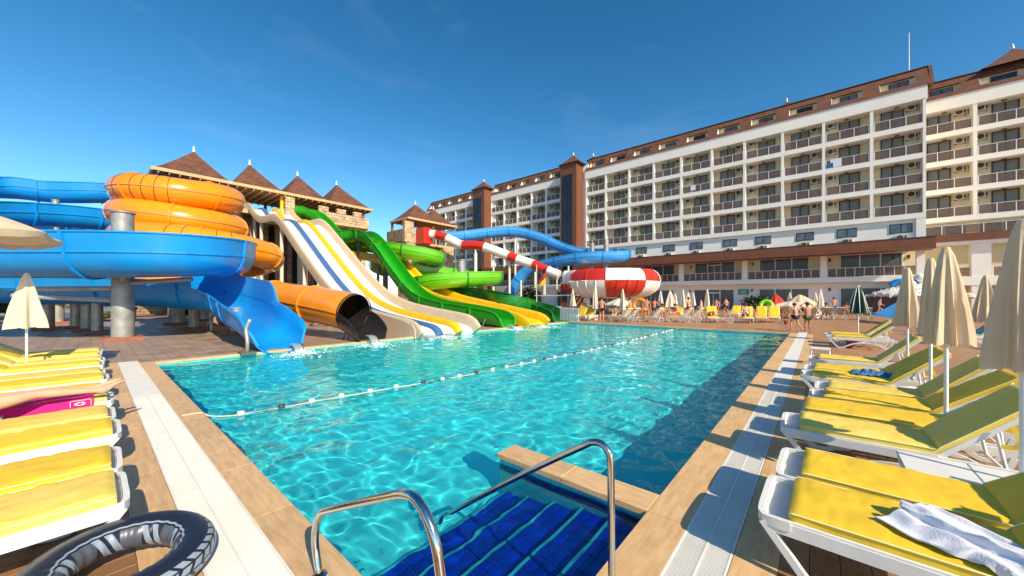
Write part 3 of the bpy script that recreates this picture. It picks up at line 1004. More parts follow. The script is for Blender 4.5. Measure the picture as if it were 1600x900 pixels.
# ================================================================ SWIM RING
def swim_ring():
    m = bpy.data.materials.new('tyre_print_vinyl')
    m.use_nodes = True
    n = m.node_tree
    b = n.nodes['Principled BSDF']
    b.inputs['Roughness'].default_value = .36
    b.inputs['Coat Weight'].default_value = .15
    uv = n.nodes.new('ShaderNodeUVMap'); uv.uv_map = 'UVMap'
    sp = n.nodes.new('ShaderNodeSeparateXYZ')
    n.links.new(uv.outputs[0], sp.inputs[0])
    def mt(op, a, b_=None, c_=None):
        q = n.nodes.new('ShaderNodeMath'); q.operation = op
        for i, s_ in enumerate((a, b_, c_)):
            if s_ is None: continue
            if isinstance(s_, (int, float)): q.inputs[i].default_value = s_
            else: n.links.new(s_, q.inputs[i])
        return q.outputs[0]
    U, V = sp.outputs[0], sp.outputs[1]             # U round the ring, V round the tube (0 outside equator, .25 top)
    def band(v, lo, hi): return mt('MULTIPLY', mt('GREATER_THAN', v, lo), mt('LESS_THAN', v, hi))
    # tread blocks: rows across the outer half, sheared in a chevron
    Vt = mt('MULTIPLY', mt('ADD', V, .20), 1 / .36)   # 0..1 over tread
    inside = band(Vt, 0, 1)
    rows = mt('MULTIPLY', Vt, 5)
    fr = mt('FRACT', rows)
    rowi = mt('FLOOR', rows)
    tri = mt('PINGPONG', mt('ADD', rows, 0), 1)
    uu = mt('FRACT', mt('ADD', mt('MULTIPLY', U, 34), mt('MULTIPLY', tri, .55)))
    blk = mt('MULTIPLY', mt('MULTIPLY', band(fr, .12, .88), band(uu, .16, .86)), inside)
    # hub side: pale rings and spokes
    r1 = band(V, .335, .352)
    hub = band(V, .37, .60)
    sw = mt('FRACT', mt('ADD', mt('MULTIPLY', U, 7), mt('MULTIPLY', V, 1.2)))
    hp = mt('MULTIPLY', hub, mt('MAXIMUM', band(sw, .10, .26), band(sw, .36, .52)))
    pale = mt('MAXIMUM', mt('MAXIMUM', blk, r1), hp)
    mx = n.nodes.new('ShaderNodeMix'); mx.data_type = 'RGBA'
    base_ = n.nodes.new('ShaderNodeMix'); base_.data_type = 'RGBA'
    base_.inputs['A'].default_value = (.014, .017, .030, 1)
    base_.inputs['B'].default_value = (.075, .085, .11, 1)
    n.links.new(mt('MULTIPLY', hub, mt('GREATER_THAN', mt('SINE', mt('MULTIPLY', U, 44)), .0)), base_.inputs['Factor'])
    n.links.new(base_.outputs['Result'], mx.inputs['A'])
    mx.inputs['B'].default_value = (.24, .29, .36, 1)
    n.links.new(pale, mx.inputs['Factor'])
    n.links.new(mx.outputs['Result'], b.inputs['Base Color'])
    M['tyre'] = m
    RM, rt = .328, .110
    NU, NV = 120, 36
    vs, fs = [], []
    for i in range(NU):
        a = 2 * math.pi * i / NU
        for j in range(NV):
            p = 2 * math.pi * j / NV
            wr = 1 + .015 * noise.noise(Vector((math.cos(a) * 5, math.sin(a) * 5, math.cos(p) * 2)))
            rr = RM + rt * wr * math.cos(p)
            # shallow pinches where the inner seam gathers the vinyl
            if math.cos(p) < -.3: rr += .004 * math.cos(a * 28)
            vs.append((rr * math.cos(a), rr * math.sin(a), .86 * rt * wr * math.sin(p)))
    for i in range(NU):
        for j in range(NV):
            fs.append((i * NV + j, ((i + 1) % NU) * NV + j, ((i + 1) % NU) * NV + (j + 1) % NV, i * NV + (j + 1) % NV))
    me = MB().add(vs, fs).mesh('swim_ring', 'tyre', True, fix=False)
    lay = me.uv_layers.new(name='UVMap')
    for pi, poly in enumerate(me.polygons):
        i, j = divmod(pi, NV)
        for q, li in enumerate(poly.loop_indices):
            du, dv = ((0, 0), (1, 0), (1, 1), (0, 1))[q]
            v = (j + dv) / NV
            if v > .75 or (j / NV) >= .75: v -= 1
            lay.data[li].uv = ((i + du) / NU, v)
    return me
sr = thing('swim_ring', 'black inflatable ring printed like a tyre, lying by the left loungers', 'swim ring', (-3.17, .12, .155))
link('ring', swim_ring(), sr, False)
b = MB(); b.cyl((.3, -.28, .10), (.315, -.295, .135), .012, n=10)
b.build('valve', 'black', sr, world=False)
sr.rotation_euler = (R(-2), R(5), 0)

# ================================================================ SLIDES
def arc_prof(r, wall, t=.05, n=14, flare=0.0):
    o = [(-(r + t + flare), wall)] + [((r + t) * math.cos(a), (r + t) * math.sin(a)) for a in [math.pi + math.pi * i / n for i in range(n + 1)]] + [(r + t + flare, wall)]
    i_ = [(r + flare, wall)] + [(r * math.cos(a), r * math.sin(a)) for a in [2 * math.pi - math.pi * i / n for i in range(n + 1)]] + [(-(r + flare), wall)]
    return o + i_
def ring_prof(r, n=24):
    return [(r * math.cos(2 * math.pi * i / n), r * math.sin(2 * math.pi * i / n)) for i in range(n)]
def off_prof(x, y, w, h):
    return [(x - w, y - h), (x + w, y - h), (x + w, y + h), (x - w, y + h)]
def resample(path, step):
    out, acc = [0], 0
    for i in range(1, len(path)):
        acc += (path[i] - path[i - 1]).length
        if acc >= step:
            out.append(i); acc = 0
    return out
def trough(root, path, r, wall, m, step=3.0, rib=True, name='flume', flange_m=None, flare=0.0, smooth=50, rim=.035, mouth=False):
    N_ = len(path)
    ends = [0.0] * N_
    if mouth:                                       # the walls sweep down to the lip over the last stretch
        acc = 0
        ML = 1.5
        for i in range(N_ - 1, -1, -1):
            if i < N_ - 1: acc += (path[i + 1] - path[i]).length
            if acc < ML:
                ends[i] = 1 - math.sqrt(max(0, 1 - (1 - acc / ML) ** 2.2))
    walls = [wall - (wall + r * .62) * e for e in ends]
    def prof_at(w_):
        if w_ >= 0: return arc_prof(r, w_, flare=flare)
        a0 = math.asin(min(.95, -w_ / r))
        n = 14; t = .05
        th_ = [math.pi + a0 + (math.pi - 2 * a0) * i / n for i in range(n + 1)]
        o = [((r + t) * math.cos(a), (r + t) * math.sin(a)) for a in th_]
        q = [(r * math.cos(a), r * math.sin(a)) for a in reversed(th_)]
        return [o[0]] + o + [o[-1]] + [q[0]] + q + [q[-1]]
    MB().sweep(path, [prof_at(w_) for w_ in walls]).build(name, m, root, smooth=smooth)
    b = MB()
    for s in (-1, 1):
        def rp_(w_):
            if w_ >= 0: return off_prof(s * (r + .05 + flare), w_, rim, .03)
            a0 = math.asin(min(.95, -w_ / r))
            return off_prof(s * (r + .03) * math.cos(a0), w_, rim * .9, .03)
        b.sweep(path, [rp_(w_) for w_ in walls])
        if rib: b.sweep(path, off_prof(s * (r + .065), 0, .028, .03))
    b.build('rim', m, root)
    for i in resample(path, step):
        if i < 1 or i > len(path) - 2 or ends[i] > 0: continue
        p = path[i]; t_ = (path[i + 1] - path[i - 1]).normalized()
        n = 12
        R2 = r + .05
        o = [(-(R2 + flare), wall)] + [(R2 * math.cos(a), R2 * math.sin(a)) for a in [math.pi + math.pi * k / n for k in range(n + 1)]] + [(R2 + flare, wall)]
        q = [(x * (1 + .075 / R2), y * (1 + .075 / R2) if y < 0 else y) for x, y in o]
        MB().sweep([p - t_ * .045, p + t_ * .045], q + o[::-1]).build('flange', flange_m or m, root)
def tubeslide(root, path, r, m, step=3.0, name='tube_section', rib=True, seams=0):
    MB().sweep(path, ring_prof(r, 28), caps=False).build(name, m, root, smooth=True)
    if rib:
        b = MB()
        for s in (-1, 1):
            b.sweep(path, off_prof(s * (r + .012), 0, .028, .022))
        b.build('seam_rib', m, root)
    for i in resample(path, step):
        if i < 1 or i > len(path) - 2: continue
        p = path[i]; t_ = (path[i + 1] - path[i - 1]).normalized()
        o, q = ring_prof(r - .01, 28), ring_prof(r + .06, 28)
        MB().sweep([p - t_ * .05, p + t_ * .05], q).build('flange', m, root, smooth=40)
    if seams:
        for i in seams:
            p = path[i]; t_ = (path[i + 1] - path[i - 1]).normalized()
            MB().sweep([p - t_ * .014, p + t_ * .014], ring_prof(r + .014, 28)).build('panel_joint', 'black', root)
def column(root, x, y, z, r, m='galv', pad=True, base_m='base_red', ps=2.0):
    b = MB().cyl((x, y, 0), (x, y, z), r, r * .97, 20)
    b.cyl((x, y, z), (x, y, z + .05), r * 1.12, r * 1.12, 20)
    b.build('support_column', m, root, smooth=40)
    if pad:
        MB().box(x - r * ps, y - r * ps, 0, x + r * ps, y + r * ps, .14, ch=.02).build('base_block', base_m, root)
def brace(root, a, b_, r=.06, m='galv'):
    MB().cyl(a, b_, r, r, 8).build('brace', m, root, smooth=40)

# ---- big blue body slide
bs_ = thing('blue_spiral_slide', 'large blue open spiral slide filling the left side and spilling into the pool', 'water slide', (-21, 2, 0))
C0 = at(120, 464, d=15.5); C0.z = 0
fd = (Vector((0, 0, 0)) - C0).normalized(); rd = Vector((-fd.y, fd.x, 0))
if rd.dot(Vector((.76, .65, 0))) < 0: rd = -rd
def cpt(C, Rr, ph, z, f_=None, r_=None):
    a = R(ph)
    p = C + (f_ or fd) * (Rr * math.cos(a)) + (r_ or rd) * (Rr * math.sin(a))
    return Vector((p.x, p.y, z))
pts = [Vector((-40.5, 6.2, 9.3)), at(215, 303, d=29), at(170, 301, d=27.5), at(125, 301, d=26.6), at(80, 300, d=26), at(40, 295, d=25.2), at(0, 292, d=24.4), at(-90, 290, d=22), at(-200, 300, d=19), at(-260, 318, d=16.5), at(-200, 325, d=16.5),
       at(-80, 329, d=18.5), at(0, 331, d=20.4), at(80, 335, d=22.4), at(150, 341, d=24.2), at(205, 348, d=26), at(220, 352, d=28), at(190, 356, d=29.5), at(120, 356, d=28), at(40, 358, d=24), at(-100, 362, d=19), at(-260, 372, d=14.5)]
ring_start = at(-330, 392, d=14.2)
pts += [ring_start, at(-150, 395, d=13.5), at(0, 397.5, d=13.3), at(120, 397.5, d=13.3), at(210, 397.5, d=13.5), at(280, 398, d=14.2), at(335, 399, d=15.6), at(362, 401, d=17.4), at(362, 403, d=19.2), at(335, 405, d=20.8), at(280, 408, d=22), at(180, 414, d=22.6), at(60, 422, d=22)]
pts += [at(-60, 432, d=21), at(-150, 440, d=19.2), at(-120, 446, d=18.0), at(0, 449, d=17.6), at(90, 450, d=17.5), at(190, 452, d=17.3), at(270, 456, d=17.2), at(325, 458, d=17), at(362, 468, d=16.2), at(395, 486, X=-15.7), at(420, 503, X=-14.4), at(432, 511, X=-13.8), at(440, 516, X=-13.35)]
path = spline(pts, .45)
cut = max(range(len(path)), key=lambda i: -(path[i] - ring_start).length)
# upper run is slimmer than the lower one
i1 = cut
trough(bs_, path[:i1 + 1], .72, .55, 'blue', 2.9, flare=.05)
i2 = max(range(len(path)), key=lambda i: -(path[i] - at(-60, 432, d=21)).length)
trough(bs_, path[i1:i2 + 1], .82, .70, 'blue', 4.2, flare=.10)
i3 = max(range(len(path)), key=lambda i: -(path[i] - at(325, 458, d=17)).length)
trough(bs_, path[i2:i3 + 1], .72, .52, 'blue', 3.6, flare=.05)
trough(bs_, path[i3:], .78, .22, 'blue', 2.6, flare=.06, rib=False, mouth=True)
ja = max(range(i2, len(path)), key=lambda i: -(path[i] - at(250, 455, d=17.2)).length)
jb = max(range(i2, len(path)), key=lambda i: -(path[i] - at(395, 486, X=-15.7)).length)
hw = [.98 - .78 * max(0, (i - (jb - 4)) / 3) ** 1.5 for i in range(ja, jb)]
MB().sweep(path[ja:jb], [[(-.84, .1), (-.78, .1), (-.86, h_), (-.92, h_)] for h_ in hw]).build('high_side_wall', 'blue', bs_, smooth=30)
column(bs_, -21.55, .85, 5.15, .34, 'galv', ps=1.75)
brace(bs_, (-21.5, .8, 2.25), at(202, 405, d=12.9), .09)
brace(bs_, (-21.5, .8, 2.3), at(300, 436, d=15.2), .10)
brace(bs_, (-21.5, .9, 2.1), at(40, 452, d=13.5), .10)
brace(bs_, (-21.5, .9, 1.6), at(20, 462, d=13.5), .10)
for x, y, z, r in ((-28.7, -.11, 2.4, .24), (-31.4, -1.5, 2.5, .25), (-26.3, .2, 2.5, .20), (-38, -1.4, 2.6, .28), (*at(87, 464, d=25.4)[:2], 8.55, .20), (*at(118, 464, d=20)[:2], 2.5, .2)):
    column(bs_, x, y, z, r, 'galv')
for q in (0, 1):
    p0 = at((386, 330)[q], (552, 520)[q], z=0)
    MB().tube(spline([p0, p0 + Vector((.05, .0, .35)), p0 + Vector((-.1, 0, .75)), p0 + Vector((-.05, .1, 1.05))], .1), .055, 8).build('outlet_leg', 'galv', bs_, smooth=True)
    MB().box(p0.x - .25, p0.y - .2, 0, p0.x + .25, p0.y + .2, .05).build('base_plate', 'galv_d', bs_)

# ---- orange tube slide
og = thing('orange_tube_slide', 'orange spiral tube slide ending in a black mouth at the pool edge', 'water slide', (-28, 4, 0))
keys = [(-190, 290, 22.6, 2.45, 8.5), (-90, 286, 22.3, 2.42, 7.85), (0, 284, 22.2, 2.42, 7.62), (90, 283, 22.2, 2.42, 8.1), (180, 285, 22.2, 2.42, 7.3), (270, 286, 22.1, 2.42, 6.55), (360, 287, 22.0, 2.42, 6.05), (450, 287, 21.9, 2.42, 6.1),
        (540, 294, 21.8, 2.6, 5.4), (630, 306, 21.5, 2.85, 5.0), (720, 314, 21.2, 3.05, 4.6), (810, 322, 20.8, 3.05, 4.15), (900, 322, 20.6, 2.95, 3.5), (990, 322, 21.0, 2.6, 2.7), (1050, 328, 21.3, 2.3, 2.15)]
op = [Vector((-39.6, 6.8, 9.6)), Vector((-37.4, 7.2, 9.3))]
K = 0
ph = -170
while ph <= 1050:
    while keys[K + 1][0] < ph: K += 1
    a, b_ = keys[K], keys[K + 1]
    q = (ph - a[0]) / (b_[0] - a[0])
    cx, cd, rr, zz = [a[i] + (b_[i] - a[i]) * q for i in (1, 2, 3, 4)]
    Cc = at(cx, 464, d=cd); Cc.z = 0
    f_ = (-Cc).normalized(); r_ = Vector((-f_.y, f_.x, 0))
    if r_.dot(Vector((.76, .65, 0))) < 0: r_ = -r_
    op.append(cpt(Cc, rr, ph, zz, f_, r_))
    ph += 20
op += [at(400, 461, d=18.6), at(450, 468, X=-19.6), at(500, 477, X=-17.0), at(540, 485, X=-15.2), at(553, 489, X=-14.7)]
path = spline(op, .4)
seam_i = []
# fine panel joints on part of the first ring and on top of the third
for i, p in enumerate(path[1:-1], 1):
    pass
L = [0]
for i in range(1, len(path)): L.append(L[-1] + (path[i] - path[i - 1]).length)
s0 = next(i for i, p in enumerate(path) if (p - op[10]).length < .6)
for k in range(9):
    tgt = L[s0] - 1.9 + k * .30
    seam_i.append(min(range(1, len(path) - 1), key=lambda i: abs(L[i] - tgt)))
s1 = next(i for i, p in enumerate(path) if (p - op[2 + 44]).length < .6)
for k in range(8):
    tgt = L[s1] - .2 + k * .38
    seam_i.append(min(range(1, len(path) - 1), key=lambda i: abs(L[i] - tgt)))
tubeslide(og, path, .80, 'orange', 3.3, seams=sorted(set(seam_i)))
end, tdir = path[-1], (path[-1] - path[-3]).normalized()
side = tdir.cross(Vector((0, 0, 1))).normalized()
MB().sweep([end - tdir * .02, end + tdir * .06], ring_prof(.84, 32)[:] + ring_prof(.76, 32)[::-1], caps=False).build('mouth_rim', 'black', og, smooth=40)
MB().sweep(path[-8:], ring_prof(.765, 32), caps=False, m=0).build('bore_lining', 'black', og, smooth=True, fix=False)
low = [end + tdir * .04, end + tdir * .45 + Vector((0, 0, -.08)), end + tdir * .95 + Vector((0, 0, -.22)), end + tdir * 1.35 + Vector((0, 0, -.34))]
trough(og, spline(low, .15), .78, .04, 'black', 9, rib=False, name='outlet_trough', mouth=True)
for x, y, z, r in ((-31.0, 3.6, 8.2, .32), (-34.2, 5.4, 6.2, .26), (-27.5, 5.8, 3.6, .26), (-29.1, 5.2, 3.9, .2), (-25.6, 3.6, 3.2, .22), (-21.1, 4.5, 1.2, .24)):
    column(og, x, y, z, r)
for s in (-1, 1):
    brace(og, (-31, 3.6, 7.1), (-31 + 2.4 * s, 3.6 - 2 * s, 7.0), .07)
    brace(og, (-31, 3.6, 5.5), (-31 + 2.4 * s, 3.6 + 2 * s, 5.4), .07)
p0 = at(540, 530, z=0)
for dx in (-.25, .25):
    MB().cyl((p0.x + dx, p0.y, 0), (p0.x - dx * .3, p0.y + .1, .62), .045, n=8).build('outlet_leg', 'galv', og, smooth=40)
p0 = at(482, 510, z=0)
column(og, p0.x, p0.y + .4, .9, .10, ps=2.5, base_m='galv_d')

# ---- four part straight slide
ms = thing('multi_lane_slide', 'wide white straight slide with blue and yellow dividers between its lanes', 'water slide', (-27, 11, 0))
zx = [(-40.2, 10.0), (-39, 9.75), (-37.6, 8.9), (-36.0, 8.25), (-34.3, 8.0), (-32.6, 7.9), (-31.5, 7.6), (-30.0, 6.75), (-27.2, 4.95), (-24.6, 3.3), (-22.6, 2.15), (-21, 1.45), (-19, .93), (-17, .66), (-15, .45), (-13.9, .33), (-13.45, .18), (-13.25, -.05)]
cpath = spline([(x, 10.95, z) for x, z in zx], .4)
def strip(y0, y1, z0, z1, m, name, shape='flat'):
    if shape == 'lane':
        n = 8
        tp = [(y0 + (y1 - y0) * i / n, -.10 * math.sin(math.pi * i / n)) for i in range(n + 1)]
        pr = tp + [(y1, -.2), (y0, -.2)]
    else:
        n = 6
        tp = [(y0 + (y1 - y0) * (1 - math.cos(math.pi * i / n)) / 2, z0 + (z1 - z0) * math.sin(math.pi * i / n) ** .5) for i in range(n + 1)]
        pr = tp + [(y1, -.2), (y0, -.2)]
    MB().sweep(cpath, [(-(y - 0), z) for y, z in pr]).build(name, m, ms, smooth=40)
strip(-1.75, -1.60, 0, .42, 'cream_f', 'side_wall')
strip(-1.60, -.76, 0, 0, 'white_f', 'lane', 'lane')
strip(-.76, -.36, 0, .16, 'stripe_b', 'lane_divider')
strip(-.36, .38, 0, 0, 'white_f', 'lane', 'lane')
strip(.38, .74, 0, .30, 'yellow_f', 'lane_divider')
strip(.74, 1.55, 0, 0, 'white_f', 'lane', 'lane')
strip(1.55, 1.78, 0, .55, 'cream_f', 'side_wall')
# upright closing panels where the straight slide meets the pool edge
for y0_, y1_, h_ in ((-1.78, -1.70, .30), (1.70, 1.79, .42)):
    pts_ = [(-18.5, .85 + h_), (-16, .58 + h_), (-14.2, .36 + h_), (-13.6, .20 + h_), (-13.42, .02 + h_), (-13.38, -.08), (-18.5, .01)]
    vs_ = [(x, 10.95 + y, z) for y in (y0_, y1_) for x, z in pts_]
    n_ = len(pts_)
    MB().add(vs_, [tuple(range(n_)), tuple(range(2 * n_ - 1, n_ - 1, -1))] + [(i, (i + 1) % n_, (i + 1) % n_ + n_, i + n_) for i in range(n_)]).build('end_panel', 'cream_f', ms)
for x in (-36, -31, -26.5, -22.5):
    z = next(p.z for p in cpath if p.x > x)
    for y in (9.4, 12.4):
        column(ms, x, y, z - .2, .13, 'pole', ps=1.8)

# ---- main green slide
gs = thing('green_slide', 'long green slide dropping from the tower beside the white one', 'water slide', (-27, 15.5, 0))
gp = [Vector((-40.3, 13.3, 10.15)), at(470, 330, X=-39.3), at(487, 333, X=-38.2), at(503, 345, X=-36.7), at(518, 361, X=-35.2), at(538, 369, X=-33.6), at(560, 367, X=-32.0), Vector((-30.4, 15.7, 7.2)), Vector((-29.2, 15.7, 6.7)), Vector((-27.3, 15.7, 5.35)), Vector((-25.4, 15.7, 3.75)), Vector((-23.4, 15.7, 2.3)), Vector((-21.8, 15.7, 1.55)),
      Vector((-19.8, 15.7, 1.12)), Vector((-17, 15.7, .85)), Vector((-15, 15.7, .62)), Vector((-14.1, 15.7, .52)), Vector((-13.5, 15.7, .36))]
trough(gs, spline(gp, .3), .62, .36, 'green', 2.6, rib=False, mouth=True)
for x, y, z in ((-38, 14.2, 9), (-34, 15.2, 6.8), (-31.5, 15.7, 6.8), (-27, 15.7, 4.5), (-22.5, 15.7, 1.4)):
    column(gs, x, y, z - .2, .17, 'galv_d', ps=1.8)
MB().tube(spline([(-15.2, 15.1, .02), (-15.0, 15.05, .3), (-14.85, 15.1, .6)], .1), .04, 6).build('outlet_leg', 'galv', gs)

# ---- yellow slide
ys = thing('yellow_slide', 'wide yellow slide reaching the pool between the two green ones', 'water slide', (-27, 17.8, 0))
yp = [Vector((-40, 15.6, 8.9)), at(528, 368, X=-38), at(543, 384, X=-35.2), at(556, 400, X=-33.4), at(585, 405, X=-31.0), at(612, 412, X=-29), Vector((-27, 17.3, 3.9)), Vector((-25.3, 17.7, 2.75)), Vector((-23.5, 17.9, 2.0)), Vector((-21.5, 17.9, 1.45)), Vector((-19, 17.9, 1.05)), Vector((-16, 17.9, .6)), Vector((-14.2, 17.9, .33)), Vector((-13.6, 17.9, .16)), Vector((-13.35, 17.9, -.06))]
yq = spline(yp, .4)
for y0, y1, kind, m_ in ((-1.15, -.95, 'wall', 'yellow_f'), (-.95, .95, 'lane', 'yellow_f'), (.95, 1.15, 'wall', 'yellow_f')):
    if kind == 'lane':
        pr = [(y0 + (y1 - y0) * i / 8, -.08 * math.sin(math.pi * i / 8)) for i in range(9)] + [(y1, -.2), (y0, -.2)]
    else:
        pr = [(y0 + (y1 - y0) * (1 - math.cos(math.pi * i / 6)) / 2, .5 * math.sin(math.pi * i / 6) ** .5) for i in range(7)] + [(y1, -.2), (y0, -.2)]
    MB().sweep(yq, pr).build('side_wall' if kind == 'wall' else 'lane', m_, ys, smooth=40)
for p in (yq[12], yq[24], yq[40]):
    column(ys, p.x, p.y, p.z - .2, .13, 'galv', ps=1.8)

# ---- green spiral slide
g2 = thing('green_spiral_slide', 'green spiral slide with lime rings in front of the smaller tower', 'water slide', (-30, 21, 0))
sp = [Vector((-39.5, 18.5, 8.4)), at(545, 378, d=37), at(565, 380, d=34.5), at(600, 386, d=32), at(640, 392, d=31), at(672, 400, d=31.5), at(684, 406, d=33.5), at(665, 410, d=36), at(625, 411, d=37), at(590, 414, d=36), at(600, 418, d=33.5), at(640, 421, d=33), at(690, 426, d=34), at(740, 431, d=34.5), at(768, 433, d=33), at(772, 433, d=31), at(745, 434, d=29.4),
      at(700, 436, d=28.6), at(665, 441, d=29), at(652, 447, d=30.5), at(672, 453, d=32), at(715, 456, d=31), at(755, 462, d=29), at(795, 471, d=26), at(830, 480, X=-16.9), at(858, 489, X=-14.9), at(872, 494, X=-14.1), at(880, 498, X=-13.55)]
sq = spline(sp, .45)
im = max(range(len(sq)), key=lambda i: -(sq[i] - at(652, 447, d=30.5)).length)
trough(g2, sq[:im + 1], .68, .45, 'green_l', 3.0, flange_m='green_d')
trough(g2, sq[im:], .66, .42, 'green_d', 3.0, rib=False, mouth=True)
MB().sweep(sq[im:], off_prof(0, -.6, .45, .03)).build('wet_floor', 'green', g2)
def polex(root, x, yt, yb, d, r=.11, m='pole'):
    a, b_ = at(x, yt, d=d), at(x, yb, d=d)
    MB().cyl((a.x, a.y, 0), (a.x, a.y, a.z), r, r, 12).build('support_column', m, root, smooth=40)
column(g2, *at(721, 407, d=31.3), .34, 'galv', ps=1.8)
column(g2, *at(640, 392, d=34), .22, 'galv')
polex(g2, 743, 395, 460, 33, .16)
for x, y, d in ((600, 420, 35), (672, 415, 34.5)):
    polex(g2, x, y, 470, d, .12)

# ---- second tower slides
rw = thing('striped_tube_slide', 'red and white striped tube slide running down to the striped bowl', 'water slide', (-30, 33, 0))
rpth = [at(672, 366, d=45.6), at(688, 368, d=45.5), at(706, 376, d=45), at(722, 383, d=44.6), at(740, 383, d=44.2), at(757, 386, d=43.8), at(790, 398, d=43), at(808, 405, d=42.5), at(832, 413, d=41.8), at(856, 423, d=41), at(874, 430, d=40.4)]
cols_ = ['red', 'white_f', 'red', 'white_f', 'red', 'white_f', 'red', 'white_f']
rq = spline(rpth, .3)
def pxof(p):
    d = -_s * p.x + _c * p.y
    return 800 + 562 * (_c * p.x + _s * p.y) / d
cuts = [0]
for xx in (678, 698, 722, 755, 795, 807, 831, 856):
    cuts.append(min(range(len(rq)), key=lambda i: abs(pxof(rq[i]) - xx)))
cuts.append(len(rq) - 1)
for k in range(len(cuts) - 1):
    a, b_ = cuts[k], cuts[k + 1]
    if b_ - a < 1: continue
    pr = ring_prof(.56, 20) if k < len(cuts) - 2 else ring_prof(.53, 20)
    MB().sweep(rq[a:b_ + 1], pr).build('tube_section', (['white_f'] + cols_)[k], rw, smooth=50)
    if k: MB().sweep([rq[a], rq[a] + (rq[a + 1] - rq[a]) * .3], ring_prof(.61, 20)).build('flange', 'cream_f', rw)
p = at(665, 368, d=45.8)
MB().box(p.x - .9, p.y - .8, p.z - 1.1, p.x + .7, p.y + .5, p.z + .9).build('start_box', 'red', rw)
for x, yt, d, r in ((796, 400, 43, .14), (848, 424, 41.5, .14), (743, 388, 44, .14), (771, 392, 43.6, .12)):
    polex(rw, x, yt, 475, d, r)

b2 = thing('far_blue_slide', 'blue trough slide looping in front of the hotel above the striped bowl', 'water slide', (-28, 37, 0))
bp_ = [at(690, 368, d=46), at(712, 369, d=46), at(740, 366, d=46.5), at(775, 362, d=47), at(810, 362, d=47), at(845, 371, d=46.5), at(875, 384, d=46), at(905, 393, d=45), at(940, 396, d=44), at(966, 395, d=43), at(976, 397, d=41.8), at(962, 400, d=40.8), at(925, 401, d=41.0), at(885, 406, d=42.6), at(845, 415, d=44.8), at(820, 426, d=45.8), at(807, 443, d=46.2), at(797, 460, d=46.8), at(786, 474, d=48)]
bq = spline(bp_, .5)
trough(b2, bq, .72, .45, 'blue_lt', 2.6, flange_m='blue')
for x, yt, d, r in ((805, 370, 47, .14), (836, 425, 44.5, .12), (851, 420, 41, .12), (888, 398, 45.5, .14), (925, 380, 43, .26), (947, 374, 42.5, .30), (870, 405, 43, .1), (814, 438, 43, .12)):
    polex(b2, x, yt, 475, d, r, 'galv' if r > .2 else 'pole')

# ---- striped space bowl
sb = thing('striped_bowl', 'large round bowl slide in red and white panels behind the far loungers', 'bowl slide', (*at(952, 464, d=38)[:2], 0))
bc = sb.location
upper = [(4.3, 4.48), (4.7, 4.2), (4.92, 3.8), (5.0, 3.33)]
lower = [(5.0, 3.29), (4.9, 2.8), (4.55, 2.33), (4.0, 1.97), (3.3, 1.74)]
f0 = math.atan2(-bc.y, -bc.x)
for row, prof in ((0, upper), (1, lower)):
    for k in range(16 if row == 0 else 32):
        st_ = math.pi / (8 if row == 0 else 16)
        a0 = f0 + R(-3.5) + k * st_
        a1 = a0 + st_ - .006
        vs, fs = [], []
        n = 4
        for r, z in prof:
            for i in range(n + 1):
                a = a0 + (a1 - a0) * i / n
                vs.append((r * math.cos(a), r * math.sin(a), z))
        for r, z in prof:
            for i in range(n + 1):
                a = a0 + (a1 - a0) * i / n
                vs.append(((r - .12) * math.cos(a), (r - .12) * math.sin(a), z))
        m_ = len(prof) * (n + 1)
        for j in range(len(prof) - 1):
            for i in range(n):
                q = j * (n + 1) + i
                fs += [(q, q + 1, q + n + 2, q + n + 1), (q + m_, q + m_ + n + 1, q + m_ + n + 2, q + m_ + 1)]
        for i in range(n):
            fs.append((i, i + m_, i + 1 + m_, i + 1))
            q = (len(prof) - 1) * (n + 1) + i
            fs.append((q, q + 1, q + 1 + m_, q + m_))
        for j in range(len(prof) - 1):
            for i in (0, n):
                q = j * (n + 1) + i
                fs.append((q, q + n + 1, q + n + 1 + m_, q + m_))
        red = ((k // (2 if row == 0 else 4)) % 2 == 0) ^ (row == 0)
        MB().add(vs, fs).build('shell_panel', 'red' if red else 'white_f', sb, smooth=30, world=False)
        rb = MB()
        rb.tube([(r * 1.005 * math.cos(a0), r * 1.005 * math.sin(a0), z) for r, z in prof], .05, 5)
        rb.build('panel_rib', 'white_f' if not red else 'red', sb, world=False)
b = MB()
b.lathe([(.05, 1.62), (2.0, 1.6), (3.32, 1.76), (3.2, 1.9), (.05, 1.8)], 32)
b.build('bowl_floor', 'white_f', sb, world=False, smooth=True)
for k in range(8):
    a = f0 + k * math.pi / 4 + .3
    MB().cyl((4.3 * math.cos(a), 4.3 * math.sin(a), 0), (3.1 * math.cos(a), 3.1 * math.sin(a), 1.8), .09, n=8).build('leg', 'galv_d', sb, world=False)
p = Vector(at(884, 430, d=40.3)) - bc
MB().sweep([p, p + Vector((1.0, -.35, -.3))], ring_prof(.54, 16)).build('inlet_pipe', 'white_f', sb, world=False, smooth=40)

